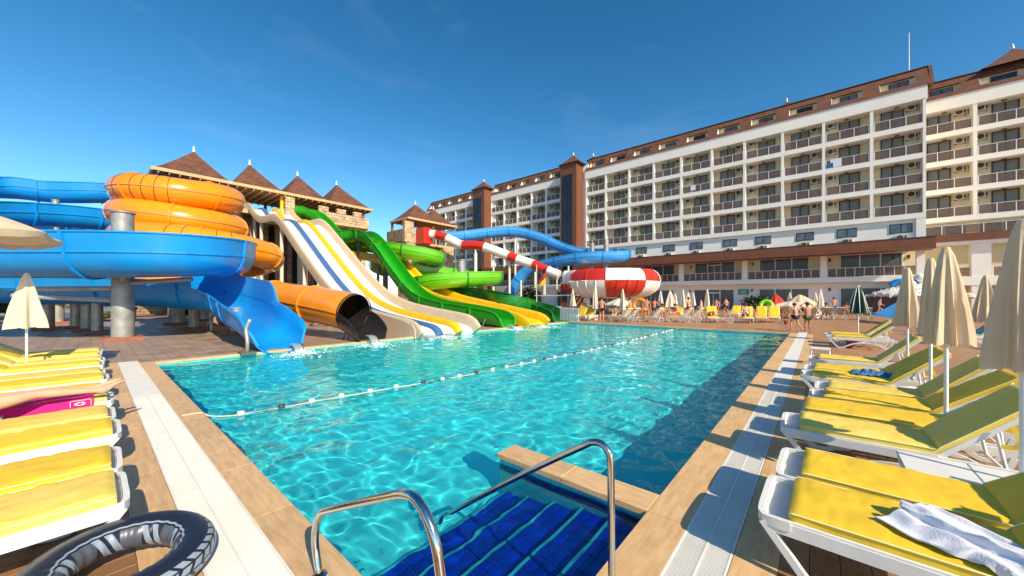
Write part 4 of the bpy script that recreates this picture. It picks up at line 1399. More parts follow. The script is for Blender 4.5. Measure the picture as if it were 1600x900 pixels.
# ================================================================ TOWERS
def pyramid(root, x0, y0, x1, y1, z0, px, py, z1, name='roof'):
    # slightly flared hip roof, shingles shaded by two materials for the two wall directions
    b = MB()
    N = 5
    rings = []
    for k in range(N):
        q = k / N
        zz = z0 + (z1 - z0) * (q ** 1.12)
        a, c = x0 + (px - x0) * q, x1 + (px - x1) * q
        e, g = y0 + (py - y0) * q, y1 + (py - y1) * q
        rings.append([(a, e, zz), (c, e, zz), (c, g, zz), (a, g, zz)])
    vs = [p for r in rings for p in r] + [(px, py, z1)]
    fs, mm = [], []
    for k in range(N - 1):
        for i in range(4):
            j = (i + 1) % 4
            fs.append((k * 4 + i, k * 4 + j, k * 4 + 4 + j, k * 4 + 4 + i)); mm.append(0 if i in (0, 2) else 1)
    for i in range(4):
        fs.append(((N - 1) * 4 + i, (N - 1) * 4 + (i + 1) % 4, N * 4)); mm.append(0 if i in (0, 2) else 1)
    b.add(vs, fs); b.m = mm
    rf = b.build(name, ['roof', 'roof_y'], root)
    MB().lathe([(.09, -.05), (.12, .08), (.05, .16), (.10, .26), (.001, .5)], 8, (px, py, z1)).build('finial', 'white_f', root, smooth=True)
    return rf
tw = thing('slide_tower', 'long stone slide tower under four pointed brown roofs', 'tower', (-42, 12, 0))
Y0, Y1 = 3.1, 20.9
for k, py in enumerate((5.9, 10.0, 14.2, 18.25)):
    e0 = (3.1, 7.95, 12.1, 16.2)[k]; e1 = (7.95, 12.1, 16.2, 20.9)[k]
    pyramid(tw, -45.2, e0, -38.9, e1, 11.75, -42, py, 14.6)
MB().box(-38.95, Y0, 11.55, -38.80, Y1, 11.80).build('fascia', 'fascia', tw)
MB().box(-45.2, Y0 - .12, 11.55, -38.95, Y0, 11.8).build('fascia', 'fascia', tw)
MB().box(-45.2, Y1, 11.55, -38.95, Y1 + .12, 11.8).build('fascia', 'fascia', tw)
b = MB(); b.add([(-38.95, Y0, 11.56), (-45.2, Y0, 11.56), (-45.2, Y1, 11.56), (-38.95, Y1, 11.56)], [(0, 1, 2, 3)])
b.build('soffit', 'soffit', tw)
y = Y0 + .3
rf_me = MB().box(-3.1, -.04, 0, 3.1, .04, .12).mesh('rafter', 'fascia')
while y < Y1:
    link('rafter', rf_me, tw, False, loc=(0, y - 12, 11.42))
    y += .62
for y in (3.8, 7.9, 12.0, 16.1, 20.2):
    for x in (-39.6, -44.6):
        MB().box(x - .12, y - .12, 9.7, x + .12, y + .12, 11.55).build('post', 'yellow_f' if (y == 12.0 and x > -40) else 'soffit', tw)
MB().box(-45, 3.4, 9.35, -39.3, 20.6, 9.7).build('platform', 'fascia', tw)
def parapet(root, x0, y0, x1, y1, z0, z1, m='stone', along='y', gap=(.95, .85), trim=True):
    MB().box(x0, y0, z0, x1, y1, z1).build('parapet', m, root)
    a, e = (y0, y1) if along == 'y' else (x0, x1)
    q = a
    while q + gap[0] * .6 < e:
        w = min(gap[0], e - q)
        if along == 'y': MB().box(x0 - .02, q, z1, x1 + .02, q + w, z1 + .5).build('merlon', m, root)
        else: MB().box(q, y0 - .02, z1, q + w, y1 + .02, z1 + .5).build('merlon', m, root)
        q += gap[0] + gap[1]
    if trim:
        MB().box(x0 - .05, y0 - .03, z0 - .16, x1 + .06, y1 + .03, z0).build('trim', 'fascia', root)
parapet(tw, -39.3, 15.2, -39.0, 20.3, 9.6, 10.65)
parapet(tw, -39.3, 12.15, -39.0, 12.95, 9.6, 11.0)
parapet(tw, -44.8, 20.3, -39.0, 20.55, 9.6, 10.65, along='x')
parapet(tw, -39.3, 3.6, -39.0, 6.0, 9.6, 10.4)
# stone shaft with pilasters and dark bays
MB().box(-45, 4.5, 0, -40.6, 17.0, 9.35).build('shaft', 'stone_b', tw)
for k in range(13):
    y = 4.5 + k * 1.02
    MB().box(-40.62, y, 0, -40.1, y + .42, 9.35).build('pilaster', 'stone' if k % 3 == 1 else 'stone_b', tw)
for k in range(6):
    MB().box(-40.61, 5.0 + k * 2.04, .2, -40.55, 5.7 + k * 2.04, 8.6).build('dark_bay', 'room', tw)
for y in (18.6, 19.9):
    MB().box(-40.4, y, 0, -39.7, y + .65, 9.35).build('pillar', 'fascia' if y < 19 else 'stone', tw)
for y in (6.4, 8.1, 9.6, 13.2, 15.0, 16.5):
    MB().cyl((-38.7, y, 0), (-38.7, y, 9.35), .13, n=10).build('pole', 'pole', tw, smooth=40)

t2 = thing('small_slide_tower', 'smaller stone tower with two pointed roofs in front of the hotel', 'tower', (-41, 29.5, 0))
pyramid(t2, -43.1, 25.7, -38.9, 31.2, 11.7, -41.1, 28.2, 14.15)
pyramid(t2, -43.0, 28.6, -39.0, 33.45, 11.71, -41.0, 31.1, 14.0)
for a in ((-38.95, 25.7, 11.5, -38.8, 33.45, 11.75), (-43.1, 25.58, 11.5, -38.8, 25.7, 11.75), (-43.1, 33.45, 11.5, -38.8, 33.57, 11.75)):
    MB().box(*a).build('fascia', 'fascia', t2)
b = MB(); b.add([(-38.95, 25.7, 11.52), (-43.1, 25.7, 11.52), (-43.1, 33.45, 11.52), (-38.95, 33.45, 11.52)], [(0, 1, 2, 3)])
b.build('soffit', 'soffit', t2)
link_me = MB().box(-2.0, -.04, 0, 2.0, .04, .1).mesh('rafter', 'fascia')
for k in range(12):
    link('rafter', link_me, t2, False, loc=(0, 26.0 + k * .64 - 29.5, 11.41))
MB().box(-43.3, 25.5, 8.5, -39.2, 33.0, 8.8).build('platform', 'fascia', t2)
MB().box(-43.3, 25.3, 8.8, -39.6, 25.55, 10.3).build('parapet', 'stone_b', t2)
MB().box(-39.6, 25.3, 8.6, -39.1, 28.9, 10.2).build('parapet', 'stone', t2)
MB().box(-39.6, 25.3, 10.2, -39.1, 26.6, 11.3).build('merlon', 'stone', t2)
MB().box(-41.2, 25.6, 0, -39.2, 28.6, 8.5).build('pillar', 'stone', t2)
MB().box(-41.2, 31.2, 0, -38.9, 33.0, 8.5).build('pillar', 'stone', t2)
MB().box(-42.6, 28.6, 0, -41.2, 31.2, 8.5).build('core', 'stone_b', t2)
for y in (29.2, 30.3):
    MB().box(-40.6, y, 0, -40.2, y + .3, 8.5).build('post', 'fascia', t2)
for x, y in ((-42.8, 25.8), (-39.2, 33.2), (-42.8, 33.2), (-39.4, 29.8)):
    MB().box(x - .12, y - .12, 8.8, x + .12, y + .12, 11.5).build('post', 'soffit', t2)

# ================================================================ GREENERY AND BACKDROP
def leaf_cloud(b, c, r, n, s, seed):
    rnd = random.Random(seed)
    for _ in range(n):
        while True:
            q = Vector((rnd.uniform(-1, 1), rnd.uniform(-1, 1), rnd.uniform(-1, 1)))
            if q.length < 1: break
        q = q * (.55 + .45 * rnd.random())
        q *= 1 + .35 * noise.noise(q * 2.2 + Vector((seed, 0, 0)))
        p = Vector(c) + Vector((q.x * r[0], q.y * r[1], q.z * r[2]))
        u = Vector((rnd.uniform(-1, 1), rnd.uniform(-1, 1), rnd.uniform(-.6, .6))).normalized() * s * rnd.uniform(.6, 1.3)
        v = u.cross(Vector((rnd.uniform(-1, 1), rnd.uniform(-1, 1), rnd.uniform(-1, 1)))).normalized() * s * .5
        b.add([p - u, p - v, p + u, p + v], [(0, 1, 2, 3)], rnd.choice((0, 0, 1)))
def bush(name, label, x, y, r, h, n, s, mats=('leaf', 'leaf2'), cat='bush', seed=1, group=None):
    t = thing(name, label, cat, (x, y, 0), group=group)
    b = MB()
    leaf_cloud(b, (0, 0, h * .55), (r, r, h * .5), n, s, seed)
    b.build('foliage', list(mats), t, world=False, fix=False)
    st = MB()
    for k in range(5):
        a = k * 1.3
        st.cyl((.05 * math.cos(a), .05 * math.sin(a), 0), (r * .4 * math.cos(a), r * .4 * math.sin(a), h * .7), .03, .01, 6)
    st.build('stem', 'bark', t, world=False)
    return t
ORD = ['first', 'second', 'third', 'fourth', 'fifth', 'sixth', 'seventh', 'eighth', 'last']
for k in range(9):
    x, y = -47 - 1.5 * k, -7.5 + .55 * k
    bush('hedge_bush', ORD[k] + ' hedge bush from the right in the row behind the folded white parasol', x, y, 2.2, 2.9 + .5 * math.sin(k * 2), 1500, .16, seed=k, group='hedge behind the slides')
bush('hedge_bush', 'bright sunlit hedge bush nearest the folded white parasol', -40, -7.2, 2.0, 2.4, 1500, .14, seed=21, group='hedge behind the slides')
for k, (x, y) in enumerate(((-63, 4), (-62, 8), (-64, 0), (-61, 12), (-60, 17), (-58, 24))):
    bush('hedge_bush', ORD[k] + ' of the dark bushes standing beyond the long brown wall', x, y, 2.6, 3.2, 900, .22, ('leaf_d', 'leaf'), seed=30 + k, group='hedge behind the slides')
MB().box(-52, 2, 0, -51.6, 30, 3.6).build('boundary_wall', 'stone_b', label='long low brown wall far behind the slides', cat='wall')
pr_ = at(828, 470, d=44)
bush('dark_shrub', 'dark leafy shrub among the poles left of the striped bowl', pr_.x, pr_.y, 1.6, 3.2, 900, .2, ('leaf_d', 'leaf'), seed=50)

# ================================================================ HOTEL
hotel = thing('hotel_building', 'long white hotel with balconies, brown roof storey and dark stair towers', 'hotel', (-10, 54, 0))
HX, HY = -10, 54
FL = [10.05, 13.0, 15.95, 18.9]
def hb(name, m, *box, ch=0):
    return MB().box(*box, ch=ch).build(name, m, hotel)
# shared meshes of one bay
DW, DH = 1.68, 2.42
door_me = MB()
door_me.box(-DW / 2, -.05, 0, -DW / 2 + .08, .05, DH).box(DW / 2 - .08, -.05, 0, DW / 2, .05, DH).box(-DW / 2, -.05, DH - .09, DW / 2, .05, DH).box(-.05, -.04, 0, .05, .04, DH - .09)
door_me = door_me.mesh('balcony_door', 'frame')
pane_me = MB().add([(-DW / 2 + .08, .0, .02), (-.05, .0, .02), (-.05, .0, DH - .09), (-DW / 2 + .08, .0, DH - .09)], [(0, 1, 2, 3)])
pane_me.add([(.05, .01, .02), (DW / 2 - .08, .01, .02), (DW / 2 - .08, .01, DH - .09), (.05, .01, DH - .09)], [(0, 1, 2, 3)])
pane_me = pane_me.mesh('pane', 'pane')
def curtain(l, r, back):
    b = MB()
    for (x0, x1, on) in ((-DW / 2 + .08, -.05, l), (.05, DW / 2 - .08, r)):
        w = x1 - x0
        if on:
            n = 14
            vs = []
            for i in range(n + 1):
                x = x0 + w * i / n * on
                vs += [(x, .10 + .02 * math.sin(i * 2.2), .03), (x, .10 + .02 * math.sin(i * 2.2), DH - .1)]
            b.add(vs, [(2 * i, 2 * i + 2, 2 * i + 3, 2 * i + 1) for i in range(n)], 0)
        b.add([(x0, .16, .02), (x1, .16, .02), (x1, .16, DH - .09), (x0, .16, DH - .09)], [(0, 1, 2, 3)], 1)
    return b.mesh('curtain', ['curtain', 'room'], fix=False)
curt = [curtain(1, 1, 0), curtain(.55, 1, 0), curtain(1, .5, 0), curtain(.9, .25, 0), curtain(.3, .8, 0), curtain(0, .9, 0)]
ac_me = MB().box(-.42, -.32, 0, .42, 0, .62, ch=.02).cyl((-.10, -.325, .31), (-.10, -.345, .31), .24, n=16, m=1).box(.22, -.33, .1, .36, -.321, .5, m=1).box(-.36, -.3, -.06, -.3, 0, 0, m=1).box(.3, -.3, -.06, .36, 0, 0, m=1).mesh('air_conditioner', ['ac', 'ac_fan'])
lamp_me = MB().box(-.17, -.07, -.08, .17, .07, 0).mesh('ceiling_lamp', 'frame')
chair_me = MB().box(-.22, -.22, .40, .22, .22, .44).box(-.22, .18, .44, .22, .22, .85).cyl((-.2, -.2, 0), (-.2, -.2, .4), .02, n=6).cyl((.2, -.2, 0), (.2, -.2, .4), .02, n=6).cyl((-.2, .2, 0), (-.2, .2, .4), .02, n=6).cyl((.2, .2, 0), (.2, .2, .4), .02, n=6).mesh('balcony_chair', 'frame')
def place(name, me, x, y, z, par=None, rz=0):
    o = link(name, me, par or hotel, False, loc=(x, y, z) if par else (x - HX, y - HY, z))
    if rz: o.rotation_euler = (0, 0, rz)
    return o
railc = {}
def railing(x0, x1, y, z, n, h=.95):
    w = round(x1 - x0, 3)
    key = (w, n, h)
    if key not in railc:
        g, p = MB(), MB()
        g.box(0.02, -.012, .06, w - .02, .012, h - .03)
        for i in range(n + 1):
            x = .03 + (w - .06) * i / n
            p.box(x - .028, -.03, 0, x + .028, .03, h)
        p.box(0, -.035, h - .03, w, .035, h + .015)
        railc[key] = (g.mesh('balcony_railing', 'rail_glass'), p.mesh('railing_frame', 'alu'))
    o = place('balcony_railing', railc[key][0], x0, y, z)
    place('railing_frame', railc[key][1], 0, 0, 0, o)
def bay(xa, xb, fl, yf, dep, mirror, small=False):
    yb = yf + dep
    w = xb - xa
    k = random.random()
    dx = xa + .55 * w if not mirror else xb - .55 * w
    dx = (xa + w * .565) if not mirror else (xb - w * .565) + .02
    if not mirror: dx = xa + w * .57
    else: dx = xa + w * .43
    d = place('balcony_door', door_me, dx, yb - .06, fl + .02)
    place('pane', pane_me, 0, 0, 0, d)
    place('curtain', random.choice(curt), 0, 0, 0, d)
    ax = xa + .62 if not mirror else xb - .66
    place('air_conditioner', ac_me, ax, yb - .003, fl + 1.85)
    place('ceiling_lamp', lamp_me, xa + w * .5, yf + dep * .45, fl + 2.36 if fl < 18 else fl + 2.26)
    railing(xa + .12, xb - .12, yf + .08, fl, 3)
    if random.random() < .55:
        place('balcony_chair', chair_me, xa + w * random.uniform(.3, .7), yf + .55, fl, rz=random.uniform(0, 6))
def wing(bays, yf, dep, floors, ytop=22.5, soff=21.2, mir0=False, front_m='render_w'):
    x0, x1 = bays[0], bays[-1]
    hb('rear_wall', 'render', x0, yf + dep, 0, x1, yf + 14, ytop)
    for fl in floors:
        hb('floor_slab', front_m, x0, yf, fl - .52, x1, yf + dep, fl)
    hb('roof_parapet', front_m, x0 - .1, yf - .04, soff, x1 + .1, yf + dep, ytop)
    for i, x in enumerate(bays):
        a, c = (x - .13, x + .13)
        if i == 0: a, c = x, x + .2
        if i == len(bays) - 1: a, c = x - .2, x
        z0 = floors[0]
        for fl in floors:
            top = soff if fl == floors[-1] else fl + 2.43
            hb('divider', front_m, a, yf + .003, fl, c, yf + dep, top)
    for i in range(len(bays) - 1):
        for fl in floors:
            bay(bays[i] + .06, bays[i + 1] - .06, fl, yf, dep, (i % 2 == 0) ^ mir0)
    return x0, x1
def mansard(x0, x1, yf, z0, z1, opens, yrec=1.2, end=True):
    """sloped brown roof storey with window openings cut into it"""
    slope = .62
    def Y(z): return yf - .12 + (z - z0) * slope
    def slab(a, c, za, zb, name='roof_slope', m='roof'):
        vs = []
        for x in (a, c):
            vs += [(x, Y(za), za), (x, Y(zb), zb), (x, Y(zb) + .35, zb), (x, Y(za) + .35, za)]
        MB().add(vs, [(0, 1, 2, 3), (7, 6, 5, 4), (0, 4, 5, 1), (1, 5, 6, 2), (2, 6, 7, 3), (3, 7, 4, 0)]).build(name, m, hotel)
    zl, zu = z0 + .50, z1 - .75
    slab(x0, x1, z0, zl)
    slab(x0, x1, zu, z1)
    e = [x0] + [v for o_ in opens for v in o_] + [x1]
    for i in range(0, len(e), 2):
        if e[i + 1] - e[i] > .02: slab(e[i], e[i + 1], zl, zu)
    hb('roof_flat', 'roof', x0, Y(z1) + .3, z1 - .1, x1, yf + 12, z1 - .002)
    hb('ridge_edge', 'frame', x0, Y(z1) - .12, z1, x1, Y(z1) + .3, z1 + .09)
    if end:
        vs = [(x1, yf - .12, z0), (x1 + .25, yf - .12, z0), (x1 + .25, Y(z1), z1 + .1), (x1, Y(z1), z1 + .1), (x1, yf + 12, z0), (x1 + .25, yf + 12, z0), (x1 + .25, yf + 12, z1 + .1), (x1, yf + 12, z1 + .1)]
        MB().add(vs, [(0, 1, 2, 3), (0, 4, 5, 1), (1, 5, 6, 2), (3, 2, 6, 7), (4, 7, 6, 5), (0, 3, 7, 4)]).build('gable_end', 'roof', hotel)
    yb = yf + yrec
    hb('attic_wall', 'render', x0 + .05, yb, z0, x1 - .05, yb + .3, z1 - .12)
    for k, (a, c) in enumerate(opens):
        for x in (a, c):
            pz = [(Y(zl) + .10, zl - .01), (Y(zu) + .10, zu + .01), (yb, zu + .01), (yb, zl - .01)]
            MB().add([(x + e_, y_, z_) for e_ in (-.05, .05) for y_, z_ in pz], [(0, 1, 2, 3), (7, 6, 5, 4), (0, 4, 5, 1), (1, 5, 6, 2), (2, 6, 7, 3), (3, 7, 4, 0)]).build('dormer_cheek', 'render_w', hotel)
        w = (c - a)
        wx = a + w * .56
        ww = min(w * .56, 1.75)
        fr = MB().box(wx - ww / 2, yb - .07, zl + .02, wx + ww / 2, yb - .002, zu - .12).build('window', 'frame', hotel)
        p = MB()
        for s in (-1, 1):
            p.box(wx + s * ww * .25 - ww * .2, yb - .085, zl + .1, wx + s * ww * .25 + ww * .2, yb - .071, zu - .20)
        p.build('pane', 'dark_glass' if k % 3 == 1 else 'pane_blue', fr)
M['pane_blue'] = mat('window_pane_reflecting', (0.16, 0.22, 0.26), 0.08, var=.6, vs=.9)

main = [-29.3, -25.78, -21.96, -18.28, -14.54, -10.75, -7.11, -3.3, 0.38, 4.17, 7.94]
wing(main, 53.0, 1.5, FL, mir0=True)
opens = []
for i in range(10):
    c = (main[i] + main[i + 1]) / 2 + .05
    opens.append((c - 1.3, c + 1.25))
mansard(-29.35, 8.25, 53.0, 22.5, 24.75, opens)
MB().cyl((7.2, 56, 24.6), (7.2, 56, 29.6), .05, .03, 8).build('mast', 'alu', hotel)
for x in (-3.0, -29.0):
    pyramid(hotel, x - .9, 54.2, x + .9, 56, 24.7, x, 55.1, 25.55, 'roof_turret')
# storey with small windows
hb('plain_wall', 'render_w', -29.3, 53.25, 7.1, 7.94, 54.5, 9.53)
for i in range(10):
    c = main[i] + (main[i + 1] - main[i]) * (.56 if i % 2 else .5)
    fr = MB().box(c - .8, 53.2, 8.2, c + .8, 53.27, 9.15).build('window', 'frame', hotel)
    for s in (-1, 1):
        MB().box(c + s * .39 - .34, 53.185, 8.28, c + s * .39 + .34, 53.199, 9.07).build('pane', ('pane_blue', 'dark_glass')[(i * 3 + s) % 3 == 0], fr)
    ab = place('air_conditioner', ac_me, c, 53.2, 7.42)
hb('canopy', 'brown_panel', -55, 50.9, 6.30, 8.25, 53.0, 7.38)
hb('canopy_edge', 'frame', -55, 50.86, 7.38, 8.27, 53.2, 7.44)
hb('corner_pier', 'render_w', 7.3, 53.02, 7.45, 7.94, 53.3, 9.53)
# restaurant storey and ground floor
hb('terrace_slab', 'render_w', -55, 52.9, 3.35, 8.0, 54.5, 3.92)
hb('lower_wall', 'render_w', -55, 54.52, 3.9, 7.94, 56, 7.1)
hb('lower_wall', 'render_w', -55, 54.0, 0, 7.94, 56, 3.35)
px_ = [.38 - 7.45 * k for k in range(8)] + [7.6]
for x in px_:
    hb('pillar', 'render_w', x - .28, 53.0, 3.92, x + .28, 53.55, 6.28)
def glazed(xa, xb, y, z0, z1, n, door=False):
    fr = MB()
    fr.box(xa, y - .05, z0, xb, y, z0 + .08).box(xa, y - .05, z1 - .1, xb, y, z1)
    for i in range(n + 1):
        x = xa + (xb - xa) * i / n
        fr.box(x - .05, y - .06, z0, x + .05, y, z1)
    if door:
        xm = (xa + xb) / 2
        fr.box(xm - .9, y - .07, z0 + (z1 - z0) * .80, xm + .9, y - .01, z0 + (z1 - z0) * .85)
        fr.box(xm - .04, y - .07, z0, xm + .04, y - .01, z0 + (z1 - z0) * .8)
    w = fr.build('window', 'alu', hotel)
    for i in range(n):
        a, c = xa + (xb - xa) * i / n + .05, xa + (xb - xa) * (i + 1) / n - .05
        MB().box(a, y - .03, z0 + .08, c, y - .02, z1 - .1).build('pane', 'pane', w)
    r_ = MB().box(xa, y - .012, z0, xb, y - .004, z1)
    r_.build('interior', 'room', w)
    bl = MB()
    for i in range(n):
        a, c = xa + (xb - xa) * i / n + .06, xa + (xb - xa) * (i + 1) / n - .06
        bl.box(a, y - .019, z0 + (z1 - z0) * .52, c, y - .013, z1 - .1)
    bl.build('blind', 'blind', w)
M['blind'] = mat('olive_roller_blind', (0.17, 0.17, 0.11), 0.8, var=.3, vs=2)
for k in range(8):
    xb = px_[k] if k else .38
    segs = [(px_[k] + 1.4, px_[k] + 6.15)] 
    for a, c in segs:
        if c > 7.9 or a < -54: continue
        dr = k % 2 == 1 and k > 1
        glazed(a, c, 54.5, 3.97, 6.45, 3, door=(k in (2, 5)))
        glazed(a, c, 53.98, .05, 2.78, 3, door=(k in (2, 5)))
    x0_, x1_ = px_[k] + .3, (px_[k - 1] if k else 7.6) - .3
    railing(x0_, x1_, 53.1, 3.92, 9, .98)
for x in (.9, 5.9, 7.0, -6.4, -13.6):
    for z in (5.9, 2.6):
        MB().cyl((x, 53.9 if z < 3 else 54.44, z - .18), (x, 53.9 if z < 3 else 54.44, z + .18), .09, n=8).build('wall_lamp', 'frame', hotel)
MB().box(-7.9, 53.93, 2.05, -6.75, 53.985, 2.75, ch=0).build('teal_sign', 'teal', hotel)
for q, (w_, z_) in enumerate(((.75, 2.50), (.55, 2.34), (.65, 2.2))):
    MB().box(-7.33 - w_ / 2, 53.915, z_, -7.33 + w_ / 2, 53.929, z_ + .05).build('sign_lettering', 'render_w', hotel)
# right wing, set back
rb_ = [8.1, 11.93, 15.75, 19.55, 23.35, 27.15, 31]
wing(rb_, 57.7, 1.5, FL, mir0=False)
ro = []
for i in range(6):
    c = (rb_[i] + rb_[i + 1]) / 2 + (0 if i else -.2)
    ro.append((c - 1.55, c + 1.35))
mansard(8.1, 31, 57.7, 22.5, 24.75, ro)
pyramid(hotel, 12.4, 58.2, 16.8, 63, 24.7, 14.9, 60.6, 26.9, 'roof_turret')
hb('terrace', 'render_w', 8.0, 55.9, 7.0, 31, 57.7, 7.28)
hb('brown_fascia', 'brown_panel', 8.0, 55.8, 7.28, 31, 56.2, 8.02)
hb('recess_wall', 'render', 8.1, 58.9, 7.3, 31, 59.2, 9.53)
for k in range(6):
    glazed(8.6 + k * 3.8, 11.6 + k * 3.8, 58.88, 8.05, 9.45, 2)
railing(8.1, 20, 56.0, 8.02, 9, .9)
railing(20, 31, 56.0, 8.02, 8, .9)
hb('recess_wall', 'render_w', 8.0, 59.5, 0, 31, 60, 7.0)
hb('terrace_slab', 'render_w', 8.0, 56.2, 2.9, 31, 59.5, 3.75)
for k in range(5):
    x = 12.0 + k * 4.4
    hb('pillar', 'render_w', x - .6, 56.25, 0, x + .6, 57.2, 7.0)
    xx = x - 3.8
    glazed(xx + .35, xx + 3.0, 59.48, 3.8, 6.3, 2, door=True)
    glazed(xx + .35, xx + 3.0, 59.48, .1, 2.7, 2)
    railing(xx + .1 if k else 8.1, x - .65, 56.4, 3.75, 3, .95)
    MB().cyl((x - .9, 59.4, 5.4), (x - .9, 59.4, 5.9), .12, n=8).build('wall_lamp', 'frame', hotel)
# left wings
w2 = [-50.93, -47.43, -43.98, -40.59, -37.27, -34.15, -32.5]
FL5 = [7.1] + FL
wing(w2[:-1] + [-32.6], 53.0, 1.5, FL5, mir0=True)
mansard(-51.0, -32.6, 53.0, 22.5, 24.75, [(x + .55, x + 2.7) for x in w2[:-1]], end=False)
w3 = [-72.5, -69, -65.5, -62, -58.5, -54.9]
wing(w3, 53.0, 1.5, FL5, mir0=False)
mansard(-72.6, -54.9, 53.0, 22.5, 24.75, [(x + .55, x + 2.7) for x in w3[:-1]], end=True)
for x0, x1 in ((-32.9, -29.85), (-54.2, -50.85)):
    hb('stair_tower', 'brown_panel', x0, 51.0, 0, x1, 56, 23.75)
    hb('tower_side', 'render_w', x1, 53.2, 0, x1 + .9, 56, 23.6)
    g = MB()
    fr = hb('tower_glazing', 'frame', x0 + .42, 50.93, 1, x1 - .72, 50.998, 21.9)
    for i in range(9):
        for j in range(2):
            w_ = (x1 - x0 - 1.14) / 2
            z_ = 1.1 + i * 2.3
            MB().box(x0 + .45 + j * w_, 50.9, z_, x0 + .45 + (j + 1) * w_ - .05, 50.928, z_ + 2.25).build('pane', 'dark_glass', fr)
    pyramid(hotel, x0 - .25, 50.8, x1 + .45, 54.4, 23.75, (x0 + x1) / 2 + .1, 52.5, 25.5, 'roof_turret')
    MB().box(x0 - .3, 50.75, 23.62, x1 + .5, 54.4, 23.749).build('tower_cornice', 'frame', hotel)
tw_ = MB()
tw_.box(-.02, -.02, -.75, .9, .02, .1)
tw_.build('hung_towel', 'towel', hotel, world=False).location = (0.95 - HX, 53.02 - HY, 16.75)
MB().box(0, -.03, -.55, .6, .0, .1).build('hung_towel', 'towel', hotel, world=False).location = (-13.3 - HX, 53.02 - HY, 16.75)

MB().box(0, -.03, -.62, .55, .0, -.12).build('hung_towel', 'blue_cloth', hotel, world=False).location = (.62 - HX, 53.01 - HY, 16.65)

# ================================================================ PEOPLE
def skin_mesh(name, nodes, edges, m, sub=2, root=0):
    """one continuous surface grown round a skeleton; nodes: [(pos, radius)]"""
    me = bpy.data.meshes.new(name)
    me.from_pydata([n_[0] for n_ in nodes], edges, [])
    o = bpy.data.objects.new(name, me)
    COL.objects.link(o)
    md = o.modifiers.new('skin', 'SKIN')
    md.use_smooth_shade = True
    sv = me.skin_vertices[0].data
    for i, n_ in enumerate(nodes):
        r = n_[1]
        sv[i].radius = (r, r) if not isinstance(r, tuple) else r
        sv[i].use_root = (i == root)
    s_ = o.modifiers.new('sub', 'SUBSURF'); s_.levels = s_.render_levels = sub
    dg = bpy.context.evaluated_depsgraph_get()
    dg.update()
    nm = bpy.data.meshes.new_from_object(o.evaluated_get(dg))
    nm.name = name
    bpy.data.objects.remove(o)
    nm.materials.clear()
    nm.materials.append(M[m])
    nm.polygons.foreach_set('use_smooth', [True] * len(nm.polygons))
    return nm

def body_nodes(J):
    """J gives joint places; radii follow human proportions scaled by J['s']"""
    s = J.get('s', 1)
    N, E_ = [], []
    idx = {}
    def add(k, p, r, par=None):
        idx[k] = len(N)
        N.append((Vector(p), r * s if not isinstance(r, tuple) else (r[0] * s, r[1] * s)))
        if par: E_.append((idx[par], idx[k]))
    g = {k: Vector(v) for k, v in J.items() if k != 's'}
    add('pel', g['pel'], .135)
    add('wai', g['pel'].lerp(g['che'], .45), .115, 'pel')
    add('che', g['che'], .14, 'wai')
    add('nek', g['nek'], .055, 'che')
    add('jaw', g['nek'].lerp(g['hed'], .55), .07, 'nek')
    add('hed', g['hed'], .098, 'jaw')
    up = (g['hed'] - g['nek']).normalized()
    add('cro', g['hed'] + up * .07 * s, .075, 'hed')
    for q in ('l', 'r'):
        add('sh' + q, g['sh' + q], .058, 'che')
        add('el' + q, g['el' + q], .038, 'sh' + q)
        add('wr' + q, g['wr' + q], .026, 'el' + q)
        d = (g['wr' + q] - g['el' + q]).normalized()
        add('ha' + q, g['wr' + q] + d * .09 * s, .036, 'wr' + q)
        add('fi' + q, g['wr' + q] + d * .17 * s, .018, 'ha' + q)
        hp = g['pel'] + (g['kn' + q] - g['pel']).normalized() * .03 * s + (g['sh' + q] - g['che']) * .45
        hp.z = g['pel'].z - .05 * s if 'stand' in J else hp.z
        add('hi' + q, hp, .092, 'pel')
        add('th' + q, hp.lerp(g['kn' + q], .45), .078, 'hi' + q)
        add('kn' + q, g['kn' + q], .055, 'th' + q)
        add('ca' + q, g['kn' + q].lerp(g['an' + q], .35), .052, 'kn' + q)
        add('an' + q, g['an' + q], .032, 'ca' + q)
        add('to' + q, g['to' + q], .028, 'an' + q)
    return N, E_, idx
